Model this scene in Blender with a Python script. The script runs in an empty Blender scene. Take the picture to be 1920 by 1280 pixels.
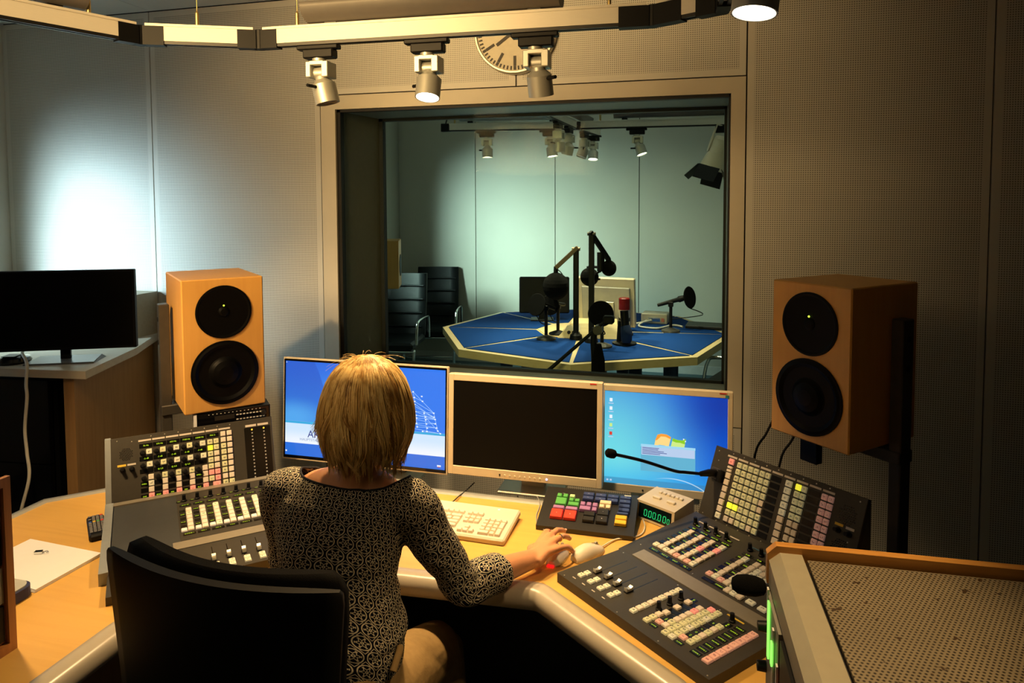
import bpy, bmesh, math, random
from mathutils import Vector, Matrix, Euler
from mathutils.bvhtree import BVHTree
random.seed(7)
SC = bpy.context.scene
COL = SC.collection
PI = math.pi

# strengths of the lamps and the added fill, in watts
DAY1, DAY2 = 30., 36.
SP1, SP2, SP3, SP4, SP5, SP6, SSP = 60., 84., 68., 45., 78., 72., 95.
FILLX, FILLY, FILLZ, FILLT, FILLP, FILLS, TUBE = -1.55, .2, 2.45, (-1.10, 3.3, 2.05), 13., 60., 45.

# ------------------------------------------------------------------ camera
YAW, PITCH, ROLL = math.radians(14.9), math.radians(3.1), 0.004
fw0 = Vector((-math.sin(YAW), math.cos(YAW), 0)); rt0 = Vector((math.cos(YAW), math.sin(YAW), 0)); up0 = Vector((0, 0, 1))
fwd = fw0*math.cos(PITCH) - up0*math.sin(PITCH)
upv = up0*math.cos(PITCH) + fw0*math.sin(PITCH)
RGT = rt0*math.cos(ROLL) - upv*math.sin(ROLL)
UPV = upv*math.cos(ROLL) + rt0*math.sin(ROLL)
cd = bpy.data.cameras.new('camera'); cam = bpy.data.objects.new('camera', cd); COL.objects.link(cam)
m = Matrix.Identity(4)
for i in range(3):
    m[i][0] = RGT[i]; m[i][1] = UPV[i]; m[i][2] = -fwd[i]
m[0][3], m[1][3], m[2][3] = 0, 0, 1.8
cam.matrix_world = m
cd.sensor_width = 36; cd.lens = 1300/1920*36; cd.shift_y = -195/1920; cd.clip_start = .05
SC.camera = cam

# ------------------------------------------------------------------ world, daylight, exposure
SC.view_settings.view_transform = 'Standard'; SC.view_settings.look = 'None'
SC.view_settings.exposure = 0.0; SC.view_settings.gamma = 1.0; SC.view_settings.use_curve_mapping = False
W = bpy.data.worlds.new('sky'); SC.world = W; W.use_nodes = True
bg = W.node_tree.nodes['Background']; bg.inputs[0].default_value = (.55, .75, 1, 1); bg.inputs[1].default_value = .25

def area(name, loc, target, sx, sy, power, col, spread=180):
    l = bpy.data.lights.new(name, 'AREA'); l.shape = 'RECTANGLE'; l.size = sx; l.size_y = sy
    l.energy = power; l.color = col; l.spread = math.radians(spread)
    o = bpy.data.objects.new(name, l); COL.objects.link(o); o.location = loc
    o.rotation_euler = (Vector(target)-Vector(loc)).to_track_quat('-Z', 'Y').to_euler()
    return o
# daylight entering by the window of the control room's side wall and that of the studio's side wall
area('daylight_control_room', (-4.55, 2.15, 1.40), (-3.66, 3.31, 1.02), .8, 1.4, DAY1, (.66, .92, 1.0), 66)
area('daylight_studio', (-3.95, 5.25, 1.85), (-2.05, 7.3, 1.15), .9, .7, DAY2, (.80, 1.0, .92), 58)

# ------------------------------------------------------------------ materials
MATS = {}
def mat(name, col, rough=.5, metal=0., var=.06, scale=40., bump=0., bscale=200., emit=None, estr=0., spec=.5, stretch=None, coat=0.):
    if name in MATS: return MATS[name]
    M = bpy.data.materials.new(name); M.use_nodes = True
    nt = M.node_tree; b = nt.nodes['Principled BSDF']
    tc = nt.nodes.new('ShaderNodeTexCoord'); mp = nt.nodes.new('ShaderNodeMapping'); nz = nt.nodes.new('ShaderNodeTexNoise')
    nt.links.new(tc.outputs['Object'], mp.inputs[0]); nt.links.new(mp.outputs[0], nz.inputs['Vector'])
    if stretch: mp.inputs['Scale'].default_value = stretch
    nz.inputs['Scale'].default_value = scale; nz.inputs['Detail'].default_value = 3
    rp = nt.nodes.new('ShaderNodeMapRange'); nt.links.new(nz.outputs[0], rp.inputs[0])
    rp.inputs[1].default_value = .25; rp.inputs[2].default_value = .75
    rp.inputs[3].default_value = 1-var; rp.inputs[4].default_value = 1+var
    mx = nt.nodes.new('ShaderNodeVectorMath'); mx.operation = 'SCALE'; mx.inputs[0].default_value = col[:3]
    nt.links.new(rp.outputs[0], mx.inputs['Scale']); nt.links.new(mx.outputs[0], b.inputs['Base Color'])
    b.inputs['Roughness'].default_value = rough; b.inputs['Metallic'].default_value = metal
    b.inputs['Specular IOR Level'].default_value = spec
    if coat: b.inputs['Coat Weight'].default_value = coat; b.inputs['Coat Roughness'].default_value = .25
    if bump:
        n2 = nt.nodes.new('ShaderNodeTexNoise'); n2.inputs['Scale'].default_value = bscale; n2.inputs['Detail'].default_value = 4
        nt.links.new(mp.outputs[0], n2.inputs['Vector'])
        bp = nt.nodes.new('ShaderNodeBump'); bp.inputs['Strength'].default_value = bump; bp.inputs['Distance'].default_value = .01
        nt.links.new(n2.outputs[0], bp.inputs['Height']); nt.links.new(bp.outputs[0], b.inputs['Normal'])
    if emit:
        b.inputs['Emission Color'].default_value = (*emit, 1); b.inputs['Emission Strength'].default_value = estr
    MATS[name] = M
    return M
def nodes(M): return M.node_tree, M.node_tree.nodes['Principled BSDF']
def math_node(nt, op, a, b=None, c=None):
    n = nt.nodes.new('ShaderNodeMath'); n.operation = op
    for i, x in enumerate((a, b, c)):
        if x is None: continue
        if isinstance(x, (int, float)): n.inputs[i].default_value = x
        else: nt.links.new(x, n.inputs[i])
    return n.outputs[0]
def base_mix(M, fac, col):
    """mix the base colour towards col by the 0..1 socket fac"""
    nt, b = nodes(M); src = b.inputs['Base Color'].links[0].from_socket
    mx = nt.nodes.new('ShaderNodeMix'); mx.data_type = 'RGBA'
    nt.links.new(fac, mx.inputs[0]); nt.links.new(src, mx.inputs[6]); mx.inputs[7].default_value = (*col, 1)
    nt.links.new(mx.outputs[2], b.inputs['Base Color'])
def dots(M, ax, pitch, rad, col=(.02, .018, .014), hexa=False, soft=.25):
    """perforation: round holes on a grid; ax = the two object axes"""
    nt, b = nodes(M); tc = nt.nodes.new('ShaderNodeTexCoord'); sp = nt.nodes.new('ShaderNodeSeparateXYZ')
    nt.links.new(tc.outputs['Object'], sp.inputs[0])
    u = math_node(nt, 'DIVIDE', sp.outputs[ax[0]], pitch); v = math_node(nt, 'DIVIDE', sp.outputs[ax[1]], pitch*(.866 if hexa else 1))
    if hexa:
        row = math_node(nt, 'FLOOR', v); odd = math_node(nt, 'MODULO', row, 2.0); odd = math_node(nt, 'ABSOLUTE', odd)
        u = math_node(nt, 'ADD', u, math_node(nt, 'MULTIPLY', odd, .5))
    du = math_node(nt, 'SUBTRACT', math_node(nt, 'FRACT', u), .5); dv = math_node(nt, 'SUBTRACT', math_node(nt, 'FRACT', v), .5)
    if hexa: dv = math_node(nt, 'MULTIPLY', dv, .866)
    d = math_node(nt, 'SQRT', math_node(nt, 'ADD', math_node(nt, 'MULTIPLY', du, du), math_node(nt, 'MULTIPLY', dv, dv)))
    mr = nt.nodes.new('ShaderNodeMapRange'); nt.links.new(d, mr.inputs[0])
    mr.inputs[1].default_value = rad/pitch*(1-soft); mr.inputs[2].default_value = rad/pitch*(1+soft); mr.inputs[3].default_value = 1; mr.inputs[4].default_value = 0
    base_mix(M, mr.outputs[0], col)

WALLC = (.70, .69, .63)
mat('wall_paint', WALLC, .42, var=.02, scale=6)
dots(mat('wall_perforated', WALLC, .42, var=.02, scale=6), (0, 2), .0096, .0027, (.2, .2, .18))
mat('studio_wall', (.56, .55, .48), .45, var=.02, scale=5)
mat('wall_absorber', (.07, .062, .05), .9, var=.1, scale=200)  # dark finish put on the unseen walls to absorb bounced light
mat('joint_black', (.012, .012, .012), .7)
mat('ceiling_white', (.62, .64, .62), .7, var=.02)
mat('carpet', (.05, .07, .085), .95, var=.25, scale=300, bump=.4)
mat('studio_carpet', (.10, .17, .20), .95, var=.2, scale=300, bump=.4)
mat('reveal_olive', (.17, .155, .105), .6, var=.05)
mat('reveal_grey', (.22, .26, .25), .5, var=.05)
mat('sill_grey', (.36, .36, .31), .5)
mat('frame_paint', (.68, .63, .51), .45, var=.03, scale=8)
mat('rubber', (.006, .006, .006), .6)
mat('alu', (.70, .66, .56), .42, .85, var=.03, stretch=(1, 1, 30))
mat('alu_matt', (.52, .52, .47), .45, .6, var=.03)
mat('alu_face', (.80, .76, .66), .5, .1, var=.03, stretch=(1, 1, 30))
mat('trough_grey', (.15, .14, .13), .55, .2, var=.04)
mat('brass', (.62, .47, .20), .35, .8)
mat('plastic_black', (.0045, .0045, .005), .5, var=.1, spec=.22)
mat('plastic_dark', (.010, .0095, .009), .42, var=.1)
mat('gloss_black', (.003, .003, .004), .12, var=.0)
mat('screen_off', (.002, .002, .002), .5, var=.0, spec=.12)
mat('rubber_cone', (.0012, .0012, .0012), .5, var=.1, spec=.10)
mat('chrome', (.75, .77, .77), .12, 1., var=.01)
mat('steel_dark', (.10, .095, .085), .42, .7, var=.06)
mat('lens_lit', (1, .9, .7), .4, emit=(1, .86, .62), estr=14)
mat('lens_off', (.25, .25, .24), .15)
mat('foam_black', (.005, .005, .005), .95, spec=.1, var=.3, scale=700, bump=.6, bscale=900)
mat('cream', (.66, .58, .42), .45, var=.02)
mat('cream_shell', (.70, .63, .50), .4, var=.02)
mat('key_cream', (.74, .68, .55), .45, var=.02)
mat('cable_white', (.72, .70, .62), .5); mat('cable_black', (.01, .01, .01), .5); mat('cable_grey', (.30, .30, .28), .5)
mat('paper', (.85, .86, .88), .8, var=.01)
mat('label_white', (.62, .57, .50), .6); mat('label_yellow', (.80, .55, .05), .6)
mat('console_plate', (.048, .043, .033), .5, .25, var=.06, scale=60, bump=.05, bscale=900)
mat('cheek_daylit', (.30, .33, .34), .45, .3, var=.05)  # cheeks lightened and blued: daylight on them is put into the colour
mat('console_blank', (.055, .059, .061), .5, .25, var=.05)
mat('console_strip', (.30, .27, .21), .45, .4, var=.05)
mat('console_top', (.09, .085, .07), .5, .2)
mat('display_black', (.004, .004, .004), .25, var=.0)
mat('display_text', (.05, .06, .0), .5, emit=(.55, .80, .02), estr=1.2)
mat('felt_blue', (.006, .045, .21), .95, var=.18, scale=400, bump=.3, bscale=600, spec=.1)
mat('leg_blue', (.008, .03, .10), .5)
mat('leather_black', (.006, .008, .009), .48, spec=.3, var=.15, scale=60, bump=.15, bscale=300)
mat('chair_black', (.0035, .0033, .003), .75, var=.2, scale=200, bump=.2, bscale=500, spec=.08)
mat('chair_shell', (.004, .004, .0038), .55, var=.1, spec=.2)
mat('white_plastic', (.72, .72, .68), .4)
mat('red_lamp', (.14, .006, .007), .25); mat('blue_foam', (.008, .03, .10), .95, var=.3, scale=600, bump=.5, bscale=800)
mat('gold', (.83, .62, .25), .2, 1.)
mat('rack_steel', (.27, .265, .225), .5, .3, var=.05)
mat('rack_light', (.36, .33, .235), .5, .15, var=.04)
M_ = mat('rack_mesh', (.235, .195, .125), .5, .2, var=.10, scale=9)
dots(M_, (0, 1), .0076, .0020, (.018, .012, .006), True, .3)
nt, b = nodes(M_)          # old glue residue: dark brown crumbs near the border
tc = nt.nodes.new('ShaderNodeTexCoord'); nz = nt.nodes.new('ShaderNodeTexNoise'); nz.inputs['Scale'].default_value = 38; nz.inputs['Detail'].default_value = 6
nt.links.new(tc.outputs['Object'], nz.inputs['Vector'])
mr = nt.nodes.new('ShaderNodeMapRange'); nt.links.new(nz.outputs[0], mr.inputs[0]); mr.inputs[1].default_value = .665; mr.inputs[2].default_value = .70
base_mix(M_, mr.outputs[0], (.05, .028, .012))
mat('led_green', (.05, .4, .03), .4, emit=(.25, 1., .10), estr=1.6)
mat('led_lime', (.3, .5, .0), .4, emit=(.65, 1., .05), estr=2.5)
mat('led_red', (.5, .0, .0), .4, emit=(1, .01, .01), estr=1.2)
mat('led_amber', (.5, .3, .0), .4, emit=(1, .55, .05), estr=1.2)

def wood(name, col, dark, axis=0, rough=.42, ring=7., amt=.5, coat=0.):
    M = mat(name, col, rough, var=.05, scale=3, coat=coat)
    nt, b = nodes(M); tc = nt.nodes.new('ShaderNodeTexCoord'); mp = nt.nodes.new('ShaderNodeMapping')
    sc = [14, 14, 14]; sc[axis] = .9; mp.inputs['Scale'].default_value = sc
    nt.links.new(tc.outputs['Object'], mp.inputs[0])
    nz = nt.nodes.new('ShaderNodeTexNoise'); nz.inputs['Scale'].default_value = ring; nz.inputs['Detail'].default_value = 5; nz.inputs['Distortion'].default_value = .4
    nt.links.new(mp.outputs[0], nz.inputs['Vector'])
    mr = nt.nodes.new('ShaderNodeMapRange'); nt.links.new(nz.outputs[0], mr.inputs[0]); mr.inputs[1].default_value = .42; mr.inputs[2].default_value = .72; mr.inputs[4].default_value = amt
    base_mix(M, mr.outputs[0], dark)
    return M
wood('wood_desk', (.72, .43, .105), (.62, .34, .07), 0, .42, 3, .5, coat=.06)
wood('wood_speaker', (.64, .345, .085), (.54, .26, .055), 2, .45, 4, .4)
wood('wood_cabinet', (.42, .235, .085), (.32, .16, .05), 2, .5, 4, .6)
wood('wood_worktop', (.62, .57, .46), (.52, .45, .33), 0, .45, 4, .4)
wood('wood_ledge', (.42, .36, .25), (.34, .28, .18), 0, .5, 4, .4)
wood('wood_rack', (.58, .28, .06), (.38, .15, .025), 0, .45, 6, .7)
wood('wood_rack_side', (.40, .17, .05), (.27, .10, .025), 2, .45, 6, .7)
wood('wood_table', (.74, .58, .31), (.62, .45, .2), 0, .4, 4, .5)
mat('desk_nosing', (.47, .42, .33), .3, var=.04, scale=30, coat=.2)
mat('desk_edging', (.36, .37, .35), .45, var=.04)

# push-button caps: translucent coloured plastic, a few carry a small dark legend
def cap(name, col, legend=None, emit=0.):
    M = mat(name, col, .45, var=.03, emit=(col if emit else None), estr=emit)
    if legend:
        nt, b = nodes(M); tc = nt.nodes.new('ShaderNodeTexCoord'); sp = nt.nodes.new('ShaderNodeSeparateXYZ'); nt.links.new(tc.outputs['Object'], sp.inputs[0])
        ix = math_node(nt, 'LESS_THAN', math_node(nt, 'ABSOLUTE', sp.outputs[0]), .0042)
        iy = math_node(nt, 'LESS_THAN', math_node(nt, 'ABSOLUTE', sp.outputs[1]), .0030)
        oi = nt.nodes.new('ShaderNodeObjectInfo'); nz = nt.nodes.new('ShaderNodeTexNoise'); nz.noise_dimensions = '4D'; nz.inputs['Scale'].default_value = 420; nz.inputs['Detail'].default_value = 0
        nt.links.new(tc.outputs['Object'], nz.inputs['Vector']); nt.links.new(math_node(nt, 'MULTIPLY', oi.outputs['Random'], 50.), nz.inputs['W'])
        g = math_node(nt, 'GREATER_THAN', nz.outputs[0], .48)
        f = math_node(nt, 'MULTIPLY', math_node(nt, 'MULTIPLY', ix, iy), math_node(nt, 'MULTIPLY', g, .85))
        base_mix(M, f, legend)
    return M
cap('cap_white', (.80, .72, .62)); cap('cap_white_lit', (.92, .84, .74), None, .12)
cap('cap_olive', (.70, .68, .38), (.05, .05, .01), .10)
cap('cap_cream', (.78, .76, .56), (.08, .08, .03), .08)
cap('cap_pink', (.82, .46, .36), (.25, .03, .02), .10)
cap('cap_salmon', (.90, .33, .26), (.4, .05, .03), .28)
cap('cap_yellow', (.95, .92, .05), (.35, .35, .0), .7)

# ------------------------------------------------------------------ mesh builder
class B:
    def __init__(s): s.v = []; s.f = []; s.mi = []; s.sm = []; s.M = Matrix.Identity(4); s.uv = {}
    def add(s, vs, fs, mi=0, smooth=False):
        o = len(s.v); s.v += [s.M @ Vector(v) for v in vs]
        for f in fs: s.f.append([o+i for i in f]); s.mi.append(mi); s.sm.append(smooth)
        return s
    def box(s, x0, x1, y0, y1, z0, z1, mi=0):
        return s.add([(x0, y0, z0), (x1, y0, z0), (x1, y1, z0), (x0, y1, z0), (x0, y0, z1), (x1, y0, z1), (x1, y1, z1), (x0, y1, z1)],
              [(0, 3, 2, 1), (4, 5, 6, 7), (0, 1, 5, 4), (1, 2, 6, 5), (2, 3, 7, 6), (3, 0, 4, 7)], mi)
    def cbox(s, x0, x1, y0, y1, z0, z1, c=.002, mi=0, taper=0.):
        """chamfered box, its top optionally drawn in by taper"""
        P = []; idx = {}
        X = (x0, x1); Y = (y0, y1); Z = (z0, z1)
        for i in (0, 1):
            for j in (0, 1):
                for k in (0, 1):
                    t = taper if k else 0
                    sx = (1 if i == 0 else -1); sy = (1 if j == 0 else -1); sz = (1 if k == 0 else -1)
                    bx, by, bz = X[i]+sx*t, Y[j]+sy*t, Z[k]
                    for a, d in enumerate(((0, c, c), (c, 0, c), (c, c, 0))):
                        idx[i, j, k, a] = len(P); P.append((bx+sx*d[0], by+sy*d[1], bz+sz*d[2]))
        F = []
        def q(a, *cs): F.append([idx[(*cc, a)] for cc in cs])
        q(0, (0, 0, 0), (0, 0, 1), (0, 1, 1), (0, 1, 0)); q(0, (1, 0, 0), (1, 1, 0), (1, 1, 1), (1, 0, 1))
        q(1, (0, 0, 0), (1, 0, 0), (1, 0, 1), (0, 0, 1)); q(1, (0, 1, 0), (0, 1, 1), (1, 1, 1), (1, 1, 0))
        q(2, (0, 0, 0), (0, 1, 0), (1, 1, 0), (1, 0, 0)); q(2, (0, 0, 1), (1, 0, 1), (1, 1, 1), (0, 1, 1))
        for a1, a2, ax in ((1, 2, 0), (0, 2, 1), (0, 1, 2)):
            for p in (0, 1):
                for r in (0, 1):
                    c0 = [p, r]; c0.insert(ax, 0); c1 = [p, r]; c1.insert(ax, 1); c0 = tuple(c0); c1 = tuple(c1)
                    F.append([idx[(*c0, a1)], idx[(*c1, a1)], idx[(*c1, a2)], idx[(*c0, a2)]])
        for i in (0, 1):
            for j in (0, 1):
                for k in (0, 1): F.append([idx[i, j, k, 0], idx[i, j, k, 1], idx[i, j, k, 2]])
        return s.add(P, F, mi)
    def prism(s, pts, z0, z1, mi=0):
        n = len(pts)
        vs = [(x, y, z0) for x, y in pts]+[(x, y, z1) for x, y in pts]
        return s.add(vs, [list(range(n))[::-1], list(range(n, 2*n))]+[(i, (i+1) % n, n+(i+1) % n, n+i) for i in range(n)], mi)
    def loft(s, rings, mi=0, smooth=True, caps=True, closed=True):
        n = len(rings[0]); vs = [p for r in rings for p in r]; F = []
        for k in range(len(rings)-1):
            for i in range(n if closed else n-1):
                j = (i+1) % n; F.append((k*n+i, k*n+j, (k+1)*n+j, (k+1)*n+i))
        s.add(vs, F, mi, smooth)
        if caps:
            s.add(rings[0], [list(range(n))[::-1]], mi); s.add(rings[-1], [list(range(n))], mi)
        return s
    def tube(s, path, r, n=8, mi=0, caps=True, flat=None):
        path = [Vector(p) for p in path]; rs = r if isinstance(r, (list, tuple)) else [r]*len(path)
        rings = []; ref = None
        for i, p in enumerate(path):
            t = (path[min(i+1, len(path)-1)]-path[max(i-1, 0)])
            if t.length < 1e-9: t = Vector((0, 0, 1))
            t.normalize()
            if ref is None:
                ref = Vector((0, 0, 1)) if abs(t.z) < .9 else Vector((0, 1, 0))
            a = (ref - t*ref.dot(t)); a.normalize(); b = t.cross(a); ref = a
            ra, rb = (rs[i], rs[i]) if not isinstance(rs[i], tuple) else rs[i]
            rings.append([p+a*ra*math.cos(2*PI*k/n)+b*rb*math.sin(2*PI*k/n) for k in range(n)])
        return s.loft(rings, mi, True, caps)
    def lathe(s, prof, n=24, mi=0, smooth=True, M=None):
        old = s.M
        if M is not None: s.M = old @ M
        for (r0, z0), (r1, z1) in zip(prof[:-1], prof[1:]):
            if r0 < 1e-6 and r1 < 1e-6: continue
            ra = [(r0*math.cos(2*PI*k/n), r0*math.sin(2*PI*k/n), z0) for k in range(n)]; rb = [(r1*math.cos(2*PI*k/n), r1*math.sin(2*PI*k/n), z1) for k in range(n)]
            if r0 < 1e-6: s.add([(0, 0, z0)]+rb, [(0, 1+k, 1+(k+1) % n) for k in range(n)], mi, smooth and abs(z1-z0) > 1e-6)
            elif r1 < 1e-6: s.add(ra+[(0, 0, z1)], [(k, (k+1) % n, n) for k in range(n)], mi, smooth and abs(z1-z0) > 1e-6)
            else: s.add(ra+rb, [(k, (k+1) % n, n+(k+1) % n, n+k) for k in range(n)], mi, smooth)
        s.M = old
        return s
    def mesh(s, name, mats, weld=False):
        me = bpy.data.meshes.new(name); me.from_pydata([tuple(v) for v in s.v], [], s.f)
        for mm in (mats if isinstance(mats, (list, tuple)) else [mats]): me.materials.append(MATS[mm] if isinstance(mm, str) else mm)
        for p, mi, sm in zip(me.polygons, s.mi, s.sm): p.material_index = mi; p.use_smooth = sm
        if weld:
            bm = bmesh.new(); bm.from_mesh(me); bmesh.ops.remove_doubles(bm, verts=bm.verts, dist=1e-5); bmesh.ops.recalc_face_normals(bm, faces=bm.faces); bm.to_mesh(me); bm.free()
        me.validate(); me.update()
        return me
    def build(s, name, mats, parent=None, loc=None, rot=None, weld=False):
        return put(name, s.mesh(name, mats, weld), parent, loc, rot)
def put(name, me, parent=None, loc=None, rot=None, mtx=None):
    o = bpy.data.objects.new(name, me); COL.objects.link(o)
    if parent is not None: o.parent = parent
    if loc is not None: o.location = loc
    if rot is not None: o.rotation_euler = rot
    if mtx is not None: o.matrix_local = mtx
    return o
def tag(o, label=None, cat=None, group=None, kind=None):
    if label: o['label'] = label
    if cat: o['category'] = cat
    if group: o['group'] = group
    if kind: o['kind'] = kind
    return o
def thing(name, label, cat, loc=(0, 0, 0), rz=0., group=None, rot=None):
    o = bpy.data.objects.new(name, None); COL.objects.link(o); o.location = loc
    o.rotation_euler = rot if rot else (0, 0, rz); o.empty_display_size = .05
    return tag(o, label, cat, group)
def struct(o, label=None): return tag(o, label, None, None, 'structure')
TXT = {}
def text_mesh(s, size, m, ext=0., align='CENTER'):
    k = (s, size, m, ext, align)
    if k not in TXT:
        c = bpy.data.curves.new('lettering', 'FONT'); c.body = s; c.size = size; c.extrude = ext; c.align_x = align; c.align_y = 'CENTER'; c.resolution_u = 2
        o = bpy.data.objects.new('tmp', c); me = bpy.data.meshes.new_from_object(o); me.name = 'lettering'; me.materials.clear(); me.materials.append(MATS[m]); TXT[k] = me
        bpy.data.objects.remove(o); bpy.data.curves.remove(c)
    return TXT[k]
def text(name, s, size, m, parent, loc, rot, ext=.0003, align='CENTER', xs=1.):
    o = put(name, text_mesh(s, size, m, ext, align), parent, loc, rot); o.scale = (xs, 1, 1)
    return o
def frame2(o, x_axis, z_axis):
    x = Vector(x_axis).normalized(); z = Vector(z_axis).normalized(); y = z.cross(x)
    return Matrix(((x[0], y[0], z[0], o[0]), (x[1], y[1], z[1], o[1]), (x[2], y[2], z[2], o[2]), (0, 0, 0, 1)))
def align_z(o, d):
    q = Vector(d).normalized().to_track_quat('Z', 'Y'); return Matrix.Translation(Vector(o)) @ q.to_matrix().to_4x4()
def bez(pts, n=8):
    """smooth curve through points"""
    P = [Vector(p) for p in pts]; out = []
    for i in range(len(P)-1):
        p0 = P[max(i-1, 0)]; p1 = P[i]; p2 = P[i+1]; p3 = P[min(i+2, len(P)-1)]
        for k in range(n):
            t = k/n; out.append(.5*((2*p1)+(p2-p0)*t+(2*p0-5*p1+4*p2-p3)*t*t+(3*p1-p0-3*p2+p3)*t**3))
    return out+[P[-1]]

# ------------------------------------------------------------------ the control room shell
YF = 3.31; CZ = 2.88; XL, XR = -4.06, 2.26; YB = -2.2
struct(B().box(XL-.3, XR+.3, YB-.2, YF+.05, -.1, 0).build('floor', 'carpet'), 'dark carpet floor of the control room')
ceil = struct(B().box(XL-.3, XR+.3, YB-.2, YF, CZ+.004, CZ+.1).build('ceiling', 'joint_black'), 'pale ceiling of large flat panels')
cy = [YB, -.99, .22, 1.43, 2.64, YF]; cx = [XL, -2.98, -1.9, -.82, .26, 1.34, XR]
for i in range(len(cx)-1):
    for j in range(len(cy)-1):
        B().box(cx[i]+.0015, cx[i+1]-.0015, cy[j]+.0015, cy[j+1]-.0015, CZ-.012, CZ+.004).build('ceiling_panel', 'ceiling_white', ceil)
WX0, WX1, WZ0, WZ1 = -1.925, .212, .745, 2.352      # window surround
OX0, OX1, OZ0, OZ1 = -1.838, .146, .835, 2.277      # opening
# front wall: dark carrier with real panels on it
wf = B()
wf.box(XL, OX0, YF+.012, YF+.10, 0, CZ); wf.box(OX1, XR, YF+.012, YF+.10, 0, CZ); wf.box(OX0, OX1, YF+.012, YF+.10, 0, OZ0); wf.box(OX0, OX1, YF+.012, YF+.10, OZ1, CZ)
wallf = struct(wf.build('wall_front', 'joint_black'), 'grey perforated acoustic panel wall around the studio window')
def panel(x0, x1, z0, z1, parent, border=.03, j=.0035):
    b = B(); x0 += j; x1 -= j; z0 += j; z1 -= j; y0 = YF; y1 = YF+.012
    xi0, xi1, zi0, zi1 = x0+border, x1-border, z0+border, z1-border
    V = [(x0, y0, z0), (x1, y0, z0), (x1, y0, z1), (x0, y0, z1), (xi0, y0, zi0), (xi1, y0, zi0), (xi1, y0, zi1), (xi0, y0, zi1), (x0, y1, z0), (x1, y1, z0), (x1, y1, z1), (x0, y1, z1)]
    b.add(V, [(0, 1, 5, 4), (1, 2, 6, 5), (2, 3, 7, 6), (3, 0, 4, 7), (0, 8, 9, 1), (1, 9, 10, 2), (2, 10, 11, 3), (3, 11, 8, 0)], 0); b.add(V[4:8], [(0, 1, 2, 3)], 1)
    return b.build('wall_panel', ['wall_paint', 'wall_perforated'], parent)
SE = [XL, -2.995, WX0, -.857, WX1, 1.183, XR]
for a, c in ((0, 1), (1, 2), (4, 5), (5, 6)): panel(SE[a], SE[c], .1, CZ-.014, wallf)
for a, c in ((2, 3), (3, 4)): panel(SE[a], SE[c], WZ1, CZ-.014, wallf); panel(SE[a], SE[c], .1, WZ0, wallf)
struct(B().box(XL, XR, YF-.012, YF, 0, .1).build('baseboard_front', 'rubber'))
# side and rear walls of the control room; the side wall on the daylight side has a window opening
LY0, LY1, LZ0, LZ1 = 1.35, 2.86, .92, 2.28
wl = B(); T = .28
for x0, x1, y0, y1, z0, z1 in ((XL-T, XL, YB, LY0, 0, CZ), (XL-T, XL, LY1, YF+.1, 0, CZ), (XL-T, XL, LY0, LY1, 0, LZ0), (XL-T, XL, LY0, LY1, LZ1, CZ)): wl.box(x0, x1, y0, y1, z0, z1)
struct(wl.build('wall_left', 'wall_paint'), 'plain grey wall meeting the perforated wall at the picture edge')
wn = B(); 
for y0, y1, z0, z1 in ((LY0, LY1, LZ0, LZ0+.05), (LY0, LY1, LZ1-.05, LZ1), (LY0, LY0+.05, LZ0, LZ1), (LY1-.05, LY1, LZ0, LZ1)): wn.box(XL-T+.02, XL-T+.07, y0, y1, z0, z1)
struct(wn.build('window_2', 'frame_paint'), 'window frame in the side wall that lets the daylight in')
struct(B().box(XR, XR+.2, YB, YF+.1, 0, CZ).build('wall_right', 'wall_absorber')); struct(B().box(XL, XR, YB-.2, YB, 0, CZ).build('wall_back', 'wall_absorber'))

# ------------------------------------------------------------------ the studio window
YG = 3.725                                         # rear pane
win = bpy.data.objects.new('window_1', None); COL.objects.link(win); win.location = (0, 0, 0)
struct(win, 'wide studio window set deep in a beige surround with black gaskets')
b = B(); j = .003
for x0, x1, z0, z1 in ((WX0+j, OX0, WZ0+j, WZ1-j), (OX1, WX1-j, WZ0+j, WZ1-j), (OX0, OX1, OZ1, WZ1-j), (OX0, OX1, WZ0+j, OZ0)): b.box(x0, x1, YF-.004, YF+.03, z0, z1)
b.build('window_surround', 'frame_paint', win)
b = B(); g = .022
for x0, x1, z0, z1 in ((OX0, OX0+g, OZ0, OZ1), (OX1-.012, OX1, OZ0, OZ1), (OX0, OX1, OZ1-.014, OZ1), (OX0, OX1, OZ0, OZ0+.014)): b.box(x0+.004, x1-.001, YF+.012, YF+.05, z0, z1)
b.build('gasket', 'rubber', win)
RX0 = -1.785
B().add([(OX0+.006, YF+.05, OZ0), (OX0+.006, YF+.05, OZ1), (RX0, YG, OZ1), (RX0, YG, OZ0), (OX0-.03, YF+.05, OZ0), (OX0-.03, YF+.05, OZ1), (RX0-.05, YG, OZ1), (RX0-.05, YG, OZ0)],
        [(0, 1, 2, 3), (4, 7, 6, 5), (1, 5, 6, 2), (0, 3, 7, 4), (0, 4, 5, 1), (2, 6, 7, 3)]).build('reveal', 'reveal_olive', win)
B().box(OX1, OX1+.03, YF+.05, YG, OZ0, OZ1).build('reveal', 'reveal_olive', win)
B().box(OX0-.03, OX1+.03, YF+.05, YG+.01, OZ1-.006, OZ1+.03).build('reveal', 'reveal_grey', win)
B().box(OX0-.03, OX1+.03, YF+.05, YG+.01, OZ0-.03, OZ0+.006).build('window_sill', 'sill_grey', win)
b = B(); g = .024
for x0, x1, z0, z1 in ((RX0, RX0+g, OZ0, OZ1), (OX1-.012, OX1, OZ0, OZ1), (RX0, OX1, OZ1-.022, OZ1), (RX0, OX1, OZ0, OZ0+.022)): b.box(x0, x1, YG-.01, YG+.03, z0+.001, z1-.001)
b.build('gasket', 'rubber', win)
G = bpy.data.materials.new('window_glass'); G.use_nodes = True; nt = G.node_tree; nt.nodes.remove(nt.nodes['Principled BSDF'])
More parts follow.
